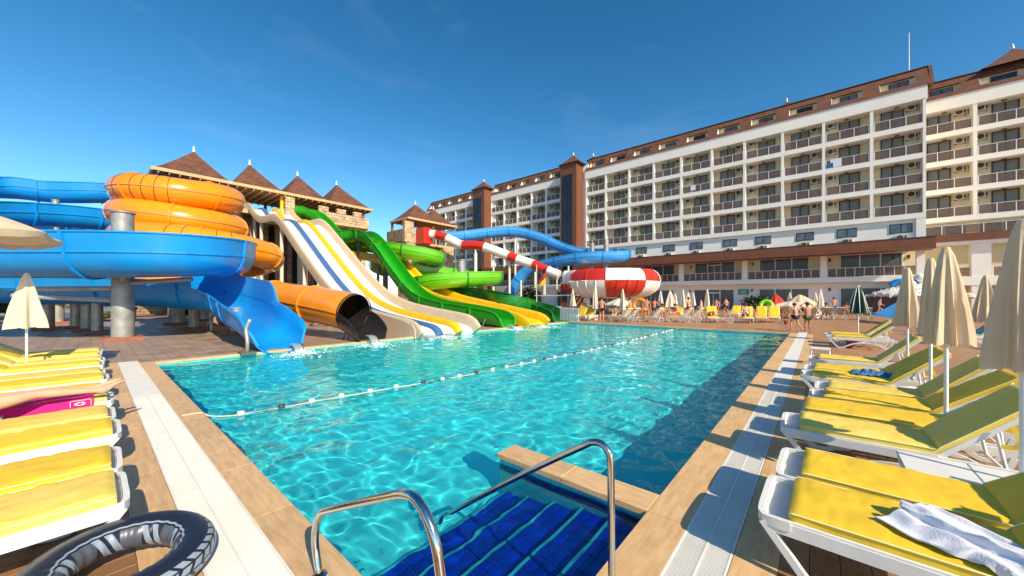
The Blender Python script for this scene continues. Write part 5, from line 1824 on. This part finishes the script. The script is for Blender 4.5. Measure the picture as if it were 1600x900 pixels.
def pose(kind, v=0):
    r_ = random.Random(v)
    if kind == 'stand':
        w = r_.uniform(-.05, .05)
        return dict(pel=(0, 0, .93), che=(.01, 0, 1.28), nek=(.0, 0, 1.47), hed=(.03, 0, 1.61), shl=(0, .18, 1.41), shr=(0, -.18, 1.41),
                    ell=(-.03, .27, 1.14), elr=(.02, -.28, 1.15), wrl=(.06, .26 + w, .90), wrr=(.16, -.22, .95), knl=(.03, .10, .50), knr=(.05, -.11, .50),
                    anl=(-.02, .11, .07), anr=(.0, -.13, .07), tol=(.13, .13, .03), tor=(.15, -.16, .03))
    if kind == 'walk':
        return dict(pel=(0, 0, .92), che=(.03, 0, 1.27), nek=(.03, 0, 1.46), hed=(.07, 0, 1.6), shl=(.04, .18, 1.4), shr=(-.02, -.18, 1.4),
                    ell=(.12, .27, 1.17), elr=(-.16, -.27, 1.16), wrl=(.30, .26, 1.02), wrr=(-.14, -.32, .92), knl=(.22, .10, .52), knr=(-.06, -.10, .48),
                    anl=(.16, .10, .08), anr=(-.32, -.10, .14), tol=(.31, .11, .03), tor=(-.22, -.11, .03))
    if kind == 'up':                                # standing, arms lifted to the head
        d = pose('stand', v)
        d.update(ell=(.12, .34, 1.52), elr=(.12, -.34, 1.52), wrl=(.08, .12, 1.68), wrr=(.08, -.12, 1.68))
        return d
    if kind == 'sit':                               # on a seat .42 m high
        return dict(pel=(0, 0, .50), che=(-.03, 0, .86), nek=(.0, 0, 1.06), hed=(.05, 0, 1.19), shl=(0, .18, .99), shr=(0, -.18, .99),
                    ell=(.10, .25, .74), elr=(.08, -.27, .74), wrl=(.32, .18, .64), wrr=(.32, -.14, .60), knl=(.44, .14, .52), knr=(.46, -.12, .50),
                    anl=(.40, .15, .09), anr=(.50, -.13, .09), tol=(.55, .17, .04), tor=(.65, -.14, .04))
    if kind == 'lie':                               # head end towards -x, on a lounger pad .45 m high, back raised
        return dict(pel=(0, 0, .54), che=(-.30, 0, .66), nek=(-.48, 0, .78), hed=(-.61, 0, .88), shl=(-.42, .18, .74), shr=(-.42, -.18, .74),
                    ell=(-.22, .28, .56), elr=(-.24, -.28, .56), wrl=(.02, .26, .52), wrr=(-.05, -.20, .66), knl=(.44, .11, .62), knr=(.46, -.10, .52),
                    anl=(.80, .12, .50), anr=(.86, -.11, .50), tol=(.88, .14, .58), tor=(.93, -.13, .58))
def person(label, x, y, kind, rz, s=1.0, skin='skin', wear='navy', top=None, z=0.0, hair='hair', v=0, group=None, long_=False):
    J = pose(kind, v)
    J = {k: tuple(c * s for c in p) for k, p in J.items()}
    if kind in ('stand', 'walk', 'up'): J['stand'] = (0, 0, 0)
    J2 = dict(J); J2['s'] = s
    N, E_, idx = body_nodes(J2)
    t = thing('person', label, 'person', (x, y, z), rz, group=group)
    link('body', skin_mesh('body', N, E_, skin, 2), t, False)
    # swimwear closes round hips and thighs, a little wider than the body
    nn, ee = [], []
    mp = {}
    for k in ('pel', 'hil', 'hir') + (('thl', 'thr') if long_ or top is None else ()):
        mp[k] = len(nn)
        p, r = N[idx[k]]
        nn.append((p, r * (1.16 if k[0] != 't' else 1.2)))
    ee = [(0, 1), (0, 2)] + ([(1, 3), (2, 4)] if len(nn) == 5 else [])
    link('swimwear', skin_mesh('swimwear', nn, ee, wear, 2), t, False)
    if top:
        a, c = N[idx['wai']], N[idx['che']]
        link('top', skin_mesh('top', [(a[0].lerp(c[0], .55), a[1] * 1.15), (c[0], c[1] * 1.1), (c[0].lerp(N[idx['shl']][0], .6), .07 * s), (c[0].lerp(N[idx['shr']][0], .6), .07 * s)], [(0, 1), (1, 2), (1, 3)], top, 2), t, False)
    h = N[idx['hed']][0]; up = (h - N[idx['nek']][0]).normalized()
    b = MB()
    b.ball((0, 0, 0), .108 * s, 10)
    b.v = [tuple(Vector(p) * (1 + .06 * noise.noise(Vector(p) * 20))) for p in b.v]
    ho = b.build('hair', hair, t, world=False, smooth=True)
    ho.location = h + up * .035 * s + Vector((-.018, 0, 0)) * s
    fc = MB()
    f_ = Vector((.098 * s, 0, -.005))
    fc.ball((h.x + .102 * s, 0 + h.y, h.z - .02 * s), .016 * s, 5)
    fc.build('nose', skin, t, world=False, smooth=True)
    for q in (-1, 1):
        MB().ball((h.x + .092 * s, h.y + q * .034 * s, h.z + .008 * s), .011 * s, 5).build('eye', 'hair', t, world=False)
    return t

def gp(x, y): return at(x, y, z=0)
# -- two boys at the far right corner of the pool, seen from behind
p = gp(1243, 517); person('boy in dark shorts walking at the far right pool corner', p.x, p.y, 'walk', R(150), .84, 'skin', 'navy', v=1)
p = gp(1262, 520); person('tanned boy in dark green shorts with hands raised beside the boy in dark shorts', p.x, p.y, 'up', R(120), .86, 'skin3', 'leaf_d', v=2, long_=True)
# -- around the far loungers
P_ = [
 (940, 497, 25.5, 'stand', 100, 1.0, 'skin', 'navy', None, 'bare-backed man in navy trunks bending by the far left loungers'),
 (985, 493, 26.5, 'walk', 200, 1.0, 'skin', 'redp', None, 'man carrying an orange ring beneath the striped bowl'),
 (1010, 496, 25.0, 'stand', -60, 1.02, 'skin3', 'skin3', None, 'brown man standing between the yellow loungers beneath the striped bowl'),
 (962, 497, 26.8, 'sit', -90, .85, 'skin2', 'navy', 'towel_b', 'child in blue sitting on the ground side of the far lounger'),
 (1035, 494, 27.5, 'sit', -60, .95, 'skin', 'redp', 'redp', 'woman in red sitting right of the striped bowl'),
 (1055, 494, 27.5, 'sit', -110, .95, 'skin', 'redp', None, 'sunbather in red shorts sitting behind the paired yellow loungers'),
 (1096, 490, 28.5, 'walk', -150, .95, 'skin2', 'towel', 'towel', 'person in a pale shirt left of the slim parasol'),
 (1119, 484, 31, 'stand', -90, .95, 'skin', 'redp', None, 'distant bather standing before the hotel door'),
 (1165, 508, 24.6, 'sit', -70, 1.0, 'skin2', 'navy', 'navy', 'woman in a dark swimsuit sitting on the lounger edge facing the pool'),
 (1172, 508, 25.3, 'sit', -60, .95, 'skin', 'navy', None, 'man sitting just behind the woman in the dark swimsuit'),
 (1022, 497, 27.8, 'walk', -30, 1.0, 'skin3', 'navy', None, 'tanned man walking behind the tilted lounger under the bowl'),
 (1042, 494, 30, 'stand', -100, .7, 'skin2', 'teal', None, 'small child standing right of the striped bowl'),
 (1076, 494, 29.5, 'stand', 150, 1.0, 'skin', 'redp', None, 'bather standing behind the paired yellow loungers'),
 (1135, 494, 33, 'walk', 180, 1.0, 'skin', 'navy', 'towel', 'distant person in white walking past the hotel door'),
 (1222, 494, 29.0, 'sit', -100, .95, 'skin2', 'pinkf', 'pinkf', 'woman in pink sitting left of the two boys'),
 (1303, 494, 33, 'stand', -80, 1.0, 'skin', 'blue_cloth', None, 'distant bather in blue trunks behind the beige loungers'),
 (1322, 494, 31, 'sit', -90, 1.0, 'skin3', 'redp', None, 'distant sitter left of the green striped parasol'),
 (1374, 494, 34, 'walk', 10, 1.0, 'skin', 'navy', 'redp', 'distant person in a red top by the blue shelter'),
 (915, 494, 30, 'sit', -90, .95, 'skin3', 'navy', None, 'sunbather sitting behind the loungers nearest the picket barrier'),
 (1291, 500, 27.5, 'sit', 100, 1.0, 'skin3', 'navy', None, 'broad tanned back of a man sitting among the beige loungers'),
]
for px, py, d, k, rz, s, sk, we, tp, lab in P_:
    p = at(px, 464, d=d)
    person(lab, p.x, p.y, k, R(rz), s, sk, we, tp, z=0, v=int(px))
p = at(1113, 464, d=25.2); person('sunbather lying on a far lounger facing the pool', p.x, p.y, 'lie', R(-75), 1.0, 'skin2', 'redp', None, v=5)
p = at(1197, 464, d=27.0); gpn = person('person in a bright green float ring among the far loungers', p.x, p.y, 'stand', R(-90), 1.0, 'skin', 'lime', 'lime', v=6)
p = at(209, 464, d=27.5); person('woman standing in the sun behind the steel column', p.x, p.y, 'stand', R(-30), .98, 'skin2', 'redp', None, v=7)
# -- bather lying on the left row, only her legs reach into the picture
def bather():
    t = thing('person', 'bather lying on the pink towel, bare legs stretched towards the pool', 'person', (-7.15, .35, .45))
    o = Vector(t.location)
    hipL, hipR = Vector((-6.88, -.78, .555)), Vector((-7.10, -.80, .555))
    N = [((Vector((-6.99, -.98, .56))), .13), (Vector((-6.99, -1.2, .60)), .115), (Vector((-6.99, -1.42, .70)), .13), (Vector((-6.99, -1.60, .82)), .055), (Vector((-6.99, -1.72, .91)), .098), (Vector((-6.99, -1.80, .96)), .07)]
    E_ = [(0, 1), (1, 2), (2, 3), (3, 4), (4, 5)]
    def leg(hip, kn, an, heel, ball, side):
        k = len(N)
        th = hip.lerp(kn, .5)
        ca = kn.lerp(an, .3)
        ca2 = kn.lerp(an, .65)
        N.extend([(hip, .088), (th, .078), (kn, .054), (ca, .056), (ca2, .040), (an, .030), (heel, .034), (an.lerp(ball, .5), .030), (ball, .034)])
        E_.extend([(0, k), (k, k + 1), (k + 1, k + 2), (k + 2, k + 3), (k + 3, k + 4), (k + 4, k + 5), (k + 5, k + 6), (k + 5, k + 7), (k + 7, k + 8)])
        fd_ = (ball - an).normalized()
        sd_ = Vector((1, 0, 0)) * side
        for q in range(5):
            p = ball + sd_ * (-.026 + .0135 * q) + fd_ * (.035 - .005 * q)
            N.append((p, .0105 - .0008 * q)); E_.append((k + 8, len(N) - 1))
            N.append((p + fd_ * (.022 - .002 * q), .0085 - .0006 * q)); E_.append((len(N) - 2, len(N) - 1))
    leg(hipL, Vector((-7.02, -.42, .60)), Vector((-7.12, .08, .535)), Vector((-7.12, .12, .49)), Vector((-7.22, .27, .60)), 1)
    leg(hipR, Vector((-7.24, -.45, .575)), Vector((-7.36, .02, .53)), Vector((-7.36, .06, .49)), Vector((-7.42, .22, .595)), -1)
    for s in (-1, 1):
        k = len(N)
        N.extend([(Vector((-6.99 + s * .18, -1.44, .74)), .052), (Vector((-6.99 + s * .25, -1.2, .60)), .036), (Vector((-6.99 + s * .22, -.98, .58)), .025), (Vector((-6.99 + s * .20, -.90, .59)), .033)])
        E_.extend([(2, k), (k, k + 1), (k + 1, k + 2), (k + 2, k + 3)])
    N = [(p - o, r) for p, r in N]
    link('body', skin_mesh('body', N, E_, 'skin2', 2), t, False)
    link('swimwear', skin_mesh('swimwear', [(N[0][0], .148), (N[6][0], .098), (N[6 + 19][0], .098)], [(0, 1), (0, 2)], 'pinkf', 2), t, False)
    b = MB(); b.ball(N[4][0] + Vector((0, -.02, .03)), .112, 9); b.build('hair', 'hair', t, world=False, smooth=True)
    return t
bather()

# ---------------------------------------------------------------- towels
def cloth(name, label, m, nx, ny, fn, th=.008, cat='towel', group=None, parts=None):
    b = MB()
    vs = []
    for j in range(ny + 1):
        for i in range(nx + 1):
            vs.append(fn(i / nx, j / ny))
    n1 = len(vs)
    vs2 = [(v[0], v[1], v[2] - th) for v in vs]
    fs = []
    for j in range(ny):
        for i in range(nx):
            a = j * (nx + 1) + i
            fs.append((a, a + 1, a + nx + 2, a + nx + 1))
    fs2 = [tuple(q + n1 for q in reversed(f)) for f in fs]
    rim = [i for i in range(nx + 1)] + [(j * (nx + 1) + nx) for j in range(1, ny + 1)] + [ny * (nx + 1) + i for i in range(nx - 1, -1, -1)] + [j * (nx + 1) for j in range(ny - 1, 0, -1)]
    fs3 = [(rim[k], rim[k] + n1, rim[(k + 1) % len(rim)] + n1, rim[(k + 1) % len(rim)]) for k in range(len(rim))]
    b.add(vs + vs2, fs + fs2 + fs3)
    return b.build(name, m, smooth=70, label=label, cat=cat)
def tw1(u, v):
    v = v * 1.25 - .12
    # thrown across the pad and hanging over its near side
    L_ = -.34 + 1.05 * u
    x = .40 + u * .62 + .03 * math.sin(v * 9)
    y = 3.16 - .50 * u + (v - .5) * (.20 + .10 * math.sin(u * 5 + 1)) * 1.0
    x += (v - .5) * .20
    z = .462
    edge = 3.10 - .31
    if y < edge:
        over = edge - y
        z -= min(over * 2.4, .28)
        y = edge - over * .28
    q = Vector((u * 5.0, v * 4.0, 1.3))
    z += .045 * abs(noise.noise(Vector((u * 2.2 + v * 2.5, v * 5 - u * 2, 1.3)))) + .030 * math.sin(v * 3.14) * (1 + .8 * noise.noise(q * .8)) + .005 * noise.noise(q * 2.6)
    z += .012 * math.sin(v * 15 + u * 4 + 3 * noise.noise(q * .6)) + .01
    y += .02 * noise.noise(q * 2)
    return (x, y, z)
cloth('towel', 'crumpled white towel hanging off the nearest right-hand lounger', 'towel', 70, 44, tw1)
def tw2(u, v):
    x, y = .42 + u * .55, 8.32 + v * .42
    q = Vector((u * 5, v * 5, 5))
    return (x, y, .455 + .05 * abs(noise.noise(q)) + .05 * math.sin(u * 3.14) * math.sin(v * 3.14) + .02 * noise.noise(q * 3))
cloth('towel', 'bunched blue and white towel on a right-hand lounger', 'towel_b', 34, 26, tw2)
def tw3(u, v):
    x, y = -6.98 - u * .50, -.98 + v * 1.00
    q = Vector((u * 4, v * 3, 8))
    z = .452 + .008 * noise.noise(q) + .004 * math.sin(v * 20)
    if u < .22:                                     # falls down the pad's edge
        f = (.22 - u) / .22
        x = -6.98 - .22 * .5 + f * .045 - .11 * 0
        x = -7.09 - .0 + .0
        x = -7.165 + f * .03
        z = .452 - f * .11
    else:
        x = -7.165 - (u - .22) / .78 * .44
    return (x, y, z)
pk = cloth('towel', 'hot pink towel spread under the bather on the left row', 'pinkf', 30, 40, tw3)
b = MB()
def pl_(u, v): return (-7.134 - .001, -.02 + u * .20 - .1 + .02, .448 - v * .0)
x = -7.131
for (y0, y1, z0, z1) in ((-.17, -.165, .36, .44), (.0, .005, .36, .44), (-.17, .005, .435, .44)):
    b.box(x, y0, z0, x + .004, y1, z1)
for k in range(7):
    a = k * .9
    b.box(x + .001, -.09 + .035 * math.cos(a) - .012, .395 + .018 * math.sin(a) - .006, x + .005, -.09 + .035 * math.cos(a) + .012, .395 + .018 * math.sin(a) + .006)
o = b.build('printed_emblem', 'white_f', pk)

# ================================================================ FAR DECK
fp1 = make_lounger(angle=R(48), hinge=.98, seed=11, cush='cush')
fp2 = make_lounger(angle=R(60), hinge=.95, seed=12, cush='cush')
fp3 = make_lounger(angle=R(48), hinge=.98, bare=True, old=True, seed=13)
for ch in list(fp3.children):
    if ch.name.startswith('back_slats') or ch.name.startswith('seat_slats'):
        ch.data.materials.clear(); ch.data.materials.append(M['net'])
GF = 'loungers along the far end of the pool'
FAR = [  # px, depth, turn of the foot end in degrees, proto, label
 (909, 27.5, -95, 1, 'yellow far lounger nearest the white picket barrier'),
 (922, 27.3, -95, 1, 'yellow far lounger second from the white picket barrier'),
 (975, 25.0, 168, 0, 'orange-lit far lounger under the middle of the striped bowl'),
 (988, 25.4, 168, 0, 'far lounger beside the man with the orange ring'),
 (1022, 24.8, 172, 0, 'far lounger with the tall tilted back under the right rim of the bowl'),
 (1068, 24.9, 175, 0, 'left lounger of the yellow pair behind the end of the lane rope'),
 (1085, 25.2, 175, 0, 'right lounger of the yellow pair behind the end of the lane rope'),
 (1112, 25.2, 105 + 180, 1, 'far lounger under the lying sunbather'),
 (1132, 24.6, 180, 2, 'bare white lounger at the far end of the pool'),
 (1168, 24.8, -80, 1, 'far lounger that the woman in the dark swimsuit sits on'),
 (1190, 25.2, -85, 1, 'far yellow lounger below the green float ring'),
 (1210, 25.3, -85, 1, 'far yellow lounger left of the two boys'),
 (1293, 27.5, 95, 2, 'left one of three beige loungers seen from behind'),
 (1312, 27.8, 95, 2, 'middle one of three beige loungers seen from behind'),
 (1352, 27.0, 95, 2, 'right one of three beige loungers seen from behind'),
 (1275, 30.0, 60, 0, 'yellow lounger behind the two boys'),
 (1150, 31.0, -90, 0, 'distant yellow lounger before the hotel shrubs'),
 (1060, 31.0, -90, 0, 'distant yellow lounger under the row of slim parasols'),
 (1226, 31.0, -90, 0, 'distant yellow lounger by the red and white sunshade'),
]
used = set()
for px, d, rz, k, lab in FAR:
    p = at(px, 464, d=d)
    src = (fp1, fp2, fp3)[k]
    loc = Vector((p.x, p.y, 0)) - Vector((math.cos(R(rz)), math.sin(R(rz)), 0)) * (-.3) * 0
    # the pixel marks the hinge of the back, one metre from the foot
    ax = Vector((math.cos(R(rz)), math.sin(R(rz)), 0))   # from head to foot
    foot = Vector((p.x, p.y, 0)) + ax * 1.0
    rot = R(rz + 180)
    if src.name in used: o = copy_tree(src, foot, rot, lab)
    else:
        used.add(src.name); src.location = foot; src.rotation_euler = (0, 0, rot); src['label'] = lab; o = src
    o['group'] = GF
# the two loungers left of the middle parasols, seen side on
for q, (x, y, lab) in enumerate(((.25, 17.0, 'yellow lounger with a striped back standing alone, the nearer of two'), (.20, 18.2, 'yellow lounger with a pink towel, the farther of two standing alone'))):
    o = copy_tree(protoA, (x + .1, y, 0), 0, lab)
# aqua loungers under the right parasols
aqp = make_lounger(angle=R(45), hinge=1.0, cush='aqua', seed=15)
aq = [(3.3, 20.5, 'pale aqua lounger left of the parasol standing on its own'), (4.6, 19.4, 'pale aqua lounger under the parasol standing on its own'), (5.6, 22.4, 'pale aqua lounger beyond the parasol standing on its own'), (3.6, 24.5, 'pale aqua lounger beside the blue canvas shelter')]
for k, (x, y, lab) in enumerate(aq):
    if k == 0: aqp.location = (x, y, 0); aqp['label'] = lab; o = aqp; aqp.rotation_euler = (0, 0, R(10))
    else: o = copy_tree(aqp, (x, y, 0), R(10 + 5 * k), lab)
    o['group'] = 'pale aqua loungers on the right'
for k, (x, y) in enumerate(((3.4, 9.9), (3.7, 11.2), (4.9, 8.6))):
    o = copy_tree(protoA, (x, y, 0), R(5 * k), ('second-row lounger glimpsed left of the edge parasol', 'second-row lounger behind the largest folded parasol', 'second-row lounger behind the parasol at the right edge')[k])
side_table(1.2, 17.6, 'white table with pale boards under the lone yellow loungers')
# white stool near the pool corner
st = thing('white_stool', 'small white plastic stool with a red cup beneath, by the right-hand gutter', 'stool', (.02, 12.3, 0))
MB().box(-.2, -.2, .40, .2, .2, .43, ch=.01).build('seat', 'plastic', st, world=False)
for sx in (-1, 1):
    for sy in (-1, 1):
        MB().cyl((sx * .17, sy * .17, .40), (sx * .21, sy * .21, 0), .022, .018, 8).build('leg', 'plastic', st, world=False)
MB().lathe([(.001, 0), (.07, 0), (.09, .16), (.085, .16), (.06, .02)], 14, (.08, 11.95, 0)).build('red_cup', 'redp', label='red plastic cup on the deck by the white stool', cat='cup', smooth=40)
def pot(x, y, label):
    t = thing('terracotta_pot', label, 'flower pot', (x, y, 0), group='terracotta ash pots')
    MB().lathe([(.001, 0), (.10, 0), (.15, .20), (.17, .20), (.17, .25), (.15, .25), (.13, .05), (.001, .05)], 18).build('pot', 'terracotta', t, world=False, smooth=30)
pot(.85, 17.2, 'terracotta pot under the lone yellow loungers')
p = gp(1229, 507); pot(p.x, p.y, 'terracotta pot left of the two boys')
pot(.35, 2.25, 'terracotta pot under the nearest right-hand lounger')
pot(-3.78, -.62, 'terracotta pot cut off at the lower left corner')
# parasols of the far deck
FP = [(895, 452, 478, 29), (930, 447, 482, 27), (973, 452, 484, 26.5), (1032, 455, 478, 30), (1047, 454, 479, 29), (1055, 459, 475, 34), (1067, 453, 480, 28.5), (1075, 457, 478, 31), (1083, 457, 477, 32), (1105, 452, 483, 28.5), (1234, 457, 477, 33), (1274, 457, 477, 32), (1282, 452, 482, 29)]
FPL = ['slim folded parasol behind the white picket barrier', 'slim pale folded parasol under the left side of the striped bowl', 'slim folded parasol under the middle of the striped bowl', 'small folded parasol just right of the striped bowl', 'bulky folded parasol right of the striped bowl', 'short distant folded parasol in the group right of the bowl', 'tallest folded parasol in the group right of the bowl', 'folded parasol behind the tallest one right of the bowl',
       'right end folded parasol of the group behind the paired yellow loungers', 'solitary slim folded parasol in front of the hotel door', 'slim folded parasol between the red sunshade and the beige sunshade', 'thin folded parasol left of the tanned back', 'slim folded parasol right before the tanned back']
for (px, yt, yb, d), lab in zip(FP, FPL):
    p = at(px, yt, d=d); q = at(px, yb, d=d)
    closed_parasol('folded_parasol', p.x, p.y, p.z, p.z - q.z, .30 if px not in (1047,) else .45, lab, 'canvas_w', folds=6, n=24, group='slim folded parasols on the far deck', base=False, seed=px)
def fparasol(px, y, d, r, lab, cloth='canvas_w', h=.5):
    p = at(px, y, d=d)
    return open_parasol('open_parasol', (p.x, p.y), r, p.z - h, p.z, 8, lab, cloth, val=.12)
fparasol(968, 466, 29, 1.2, 'open cream parasol in the shade of the striped bowl')
fparasol(1212, 459, 30, .8, 'half open red and white sunshade behind the green float ring', 'canvas_r', .95)
fparasol(1250, 460, 31, 1.15, 'half open beige sunshade behind the two boys', 'canvas', .8)
fparasol(1235, 471, 29, 1.5, 'flat open white parasol above the two boys', 'canvas_w', .35)
fparasol(1588, 455, 27, 1.9, 'open cream parasol behind the right edge parasol', 'canvas', .5)
fparasol(1512, 457, 30, 1.3, 'distant open parasol under the hotel arcade', 'canvas_w', .4)
# white picket barrier
def fence_at(a, c, label):
    t = thing('picket_barrier', label, 'barrier', (a.x, a.y, 0))
    d = (c - a); L_ = d.length; d.normalize()
    b = MB()
    rot = Matrix.Rotation(math.atan2(d.y, d.x), 3, 'Z')
    for z in (.12, .98):
        b.obox(a + d * L_ / 2 + Vector((0, 0, z)), (L_, .05, .06), rot)
    b.build('rail', 'plastic', t)
    me = MB().box(-.035, -.015, .1, .035, .015, 1.0).mesh('picket', 'plastic')
    n_ = int(L_ / .13)
    for i in range(n_ + 1):
        p = a + d * (L_ * i / n_) - t.location
        link('picket', me, t, False, loc=(p.x, p.y, 0)).rotation_euler = (0, 0, math.atan2(d.y, d.x))
fence_at(at(876, 464, d=25.6), at(903, 464, d=24.4), 'white picket barrier between the green slide and the far loungers')
fence_at(at(835, 464, d=31), at(876, 464, d=29.5), 'low fence behind the green slide outlet')
# green float ring and orange ring
def torus(b, c, R0, r0, rx=0, m=0, n=28, k=12):
    rot = Matrix.Rotation(rx, 3, 'X')
    vs = [Vector(c) + rot @ Vector(((R0 + r0 * math.cos(q)) * math.cos(a), (R0 + r0 * math.cos(q)) * math.sin(a), r0 * math.sin(q))) for a in [2 * math.pi * i / n for i in range(n)] for q in [2 * math.pi * j / k for j in range(k)]]
    fs = [(i * k + j, ((i + 1) % n) * k + j, ((i + 1) % n) * k + (j + 1) % k, i * k + (j + 1) % k) for i in range(n) for j in range(k)]
    return b.add(vs, fs, m)
p = at(1197, 464, d=26.7)
torus(MB(), (p.x, p.y, 1.12), .34, .15, R(65)).build('green_float_ring', 'lime', smooth=True, label='bright green float ring worn by a bather on the far deck', cat='float ring')
p = at(999, 464, d=26.3)
torus(MB(), (p.x, p.y, 1.15), .42, .15, R(80)).build('orange_float_ring', 'orange', smooth=True, label='orange float ring held under the striped bowl', cat='float ring')
p = at(165, 464, d=27)
torus(MB(), (p.x, p.y, .35), .55, .22, R(20)).build('orange_raft', 'yellow_f', smooth=True, label='orange inflatable raft left of the big steel column', cat='raft')
# handrail at the far corner of the pool
t = thing('pool_ladder_rail', 'slanting steel handrail at the far right corner of the pool', 'handrail', (-2, 22.2, 0))
MB().tube(spline([at(1200, 518, d=23), at(1215, 508, d=23.6), at(1226, 500, d=24), at(1229, 507, d=24.1), Vector((*gp(1229, 512)[:2], 0))], .2), .03, 8).build('rail_tube', 'steel', t, smooth=True)
# German tricolour pennant on a pole
fl = thing('tricolour_flag', 'black, red and yellow flag hanging from a thin pole left of the striped bowl', 'flag', (*at(844, 464, d=40.5)[:2], 0))
c_ = at(844, 430, d=40.5)
MB().cyl((c_.x - .5, c_.y, 0), (c_.x - .5, c_.y, c_.z + 1.2), .05, n=8).build('pole', 'pole', fl)
for k, m_ in enumerate(('black', 'red', 'yellow_f')):
    vs = []
    for i in range(9):
        u = i / 8
        for v in (0, 1):
            vs.append((c_.x - .45 + 1.25 * u, c_.y + .12 * math.sin(u * 6 + k), c_.z - .55 * (k + v) + .75 * u - .08 * math.sin(u * 5)))
    MB().add(vs, [(2 * i, 2 * i + 2, 2 * i + 3, 2 * i + 1) for i in range(8)]).build('stripe', m_, fl, fix=False)
# planting at the hotel front
for k, px in enumerate((1172, 1180, 1187, 1194)):
    p = at(px, 464, d=43)
    bush('hotel_shrub', ORD[k] + ' dark shrub from the left against the white hotel wall', p.x, p.y, 1.0, 2.0, 350, .16, ('leaf_d', 'leaf_d'), cat='shrub', seed=60 + k, group='dark shrubs at the hotel wall')
p = at(966, 464, d=48)
bush('hotel_shrub', 'dark shrub by the hotel behind the striped bowl', p.x - 3, p.y, 1.4, 2.6, 350, .16, ('leaf_d', 'leaf'), cat='shrub', seed=70)
# blue canvas shelter and the water play figure behind the right parasols
tt = thing('blue_shelter', 'low blue canvas shelter sloping behind the folded parasols', 'shelter', (3.3, 28, 0))
a, c_, e, g_ = at(1362, 493, d=24), at(1402, 472, d=25.5), at(1432, 492, d=23.5), at(1400, 498, d=22.6)
h_ = at(1418, 478, d=27)
vs = []
for j in range(9):
    for i in range(9):
        u, v = i / 8, j / 8
        p = (a * (1 - u) + c_ * u) * (1 - v) + (g_ * (1 - u) + e * u) * v
        p = Vector((p.x, p.y, p.z - .18 * math.sin(u * math.pi) * math.sin(v * math.pi)))
        vs.append(p)
MB().add(vs, [(j * 9 + i, j * 9 + i + 1, j * 9 + i + 10, j * 9 + i + 9) for j in range(8) for i in range(8)]).build('canvas_sheet', 'blue_cloth', tt, smooth=True, fix=False)
b = MB()
for q in (c_, e, a, g_):
    b.cyl((q.x, q.y, 0), (q.x, q.y, q.z), .03, n=6)
b.build('posts', 'pole', tt)
wf = thing('water_play_fountain', 'white shaggy water play fountain with a blue and white figure on top', 'fountain', (*at(1412, 464, d=36)[:2], 0))
rnd = random.Random(3)
b = MB()
for k in range(120):
    a_ = rnd.uniform(0, 6.28); r0 = rnd.uniform(.3, 2.6)
    z0 = 1.9 + .9 * math.cos(r0 / 2.6 * 1.5)
    p0 = Vector((r0 * math.cos(a_), r0 * math.sin(a_), z0))
    b.tube([p0, p0 * 1.04 + Vector((0, 0, -.10)) , p0 * 1.06 + Vector((0, 0, -.45))], .07, 5)
b.build('hanging_fringe', 'white_f', wf, world=False)
MB().lathe([(.001, 2.75), (1.2, 2.6), (2.2, 2.2), (2.65, 1.85), (2.5, 1.8), (1.1, 2.4), (.001, 2.55)], 24).build('dome', 'white_f', wf, world=False, smooth=True)
MB().cyl((0, 0, 0), (0, 0, 2.6), .25, n=12).build('stem', 'blue_lt', wf, world=False, smooth=40)
MB().sweep(spline([(-.9, 0, 2.9), (-.4, 0, 3.35), (.3, 0, 3.2), (.9, 0, 3.25), (1.3, 0, 3.8)], .1), ring_prof(.26, 12), scale=None).build('figure_back', 'blue', wf, world=False, smooth=True)
b = MB(); b.ball((1.1, -.1, 3.6), .4, 8); b.ball((.5, -.15, 3.1), .35, 8); b.build('figure_belly', 'white_f', wf, world=False, smooth=True)
# splashes where the slides pour into the pool
def splash(label, x, y, z0, w, group='splashes at the slide ends', out=.5):
    t = thing('splash', label, 'splash', (x, y, WZ), group=group)
    rnd = random.Random(int(y * 10))
    b = MB()
    n = 10
    pth = [Vector((-.25, 0, z0 - WZ)), Vector((0, 0, z0 - WZ - .03)), Vector((.18, 0, (z0 - WZ) * .55)), Vector((.28, 0, .0))]
    b.sweep(spline(pth, .05), [(-w, -.015), (-w * .5, .0), (0, -.01), (w * .5, .01), (w, -.01), (w * .5, -.03), (0, -.035), (-w * .5, -.03)])
    b.build('pouring_water', 'pour', t, world=False, smooth=True)
    f = MB()
    for k in range(420):
        a_ = rnd.uniform(0, 6.28); rr = abs(rnd.gauss(0, .45))
        x_, y_ = .35 + rr * math.cos(a_) * 1.2, rr * math.sin(a_) * (.6 + w * 1.6)
        s = rnd.uniform(.008, .034)
        f.ball((x_, y_, rnd.uniform(-.01, .015) + max(0, .14 - rr * .35) * rnd.random()), s, 4, sz=.45)
    f.build('foam', 'foam', t, world=False, smooth=True)
M['pour'] = glass_mat('pouring_water', (.85, .95, .97), .45, .15)
splash('splash where the blue slide empties into the pool', -13.35, 4.5, .18, .16)
splash('splash below the black mouth of the orange slide', -13.3, 7.15, .25, .18)
splash('splash at the end of the main green slide', -13.4, 15.7, .15, .2)
splash('splash at the foot of the white multi-lane slide', -13.2, 10.3, .05, .9)
splash('splash at the foot of the yellow slide', -13.2, 17.9, .05, .6)
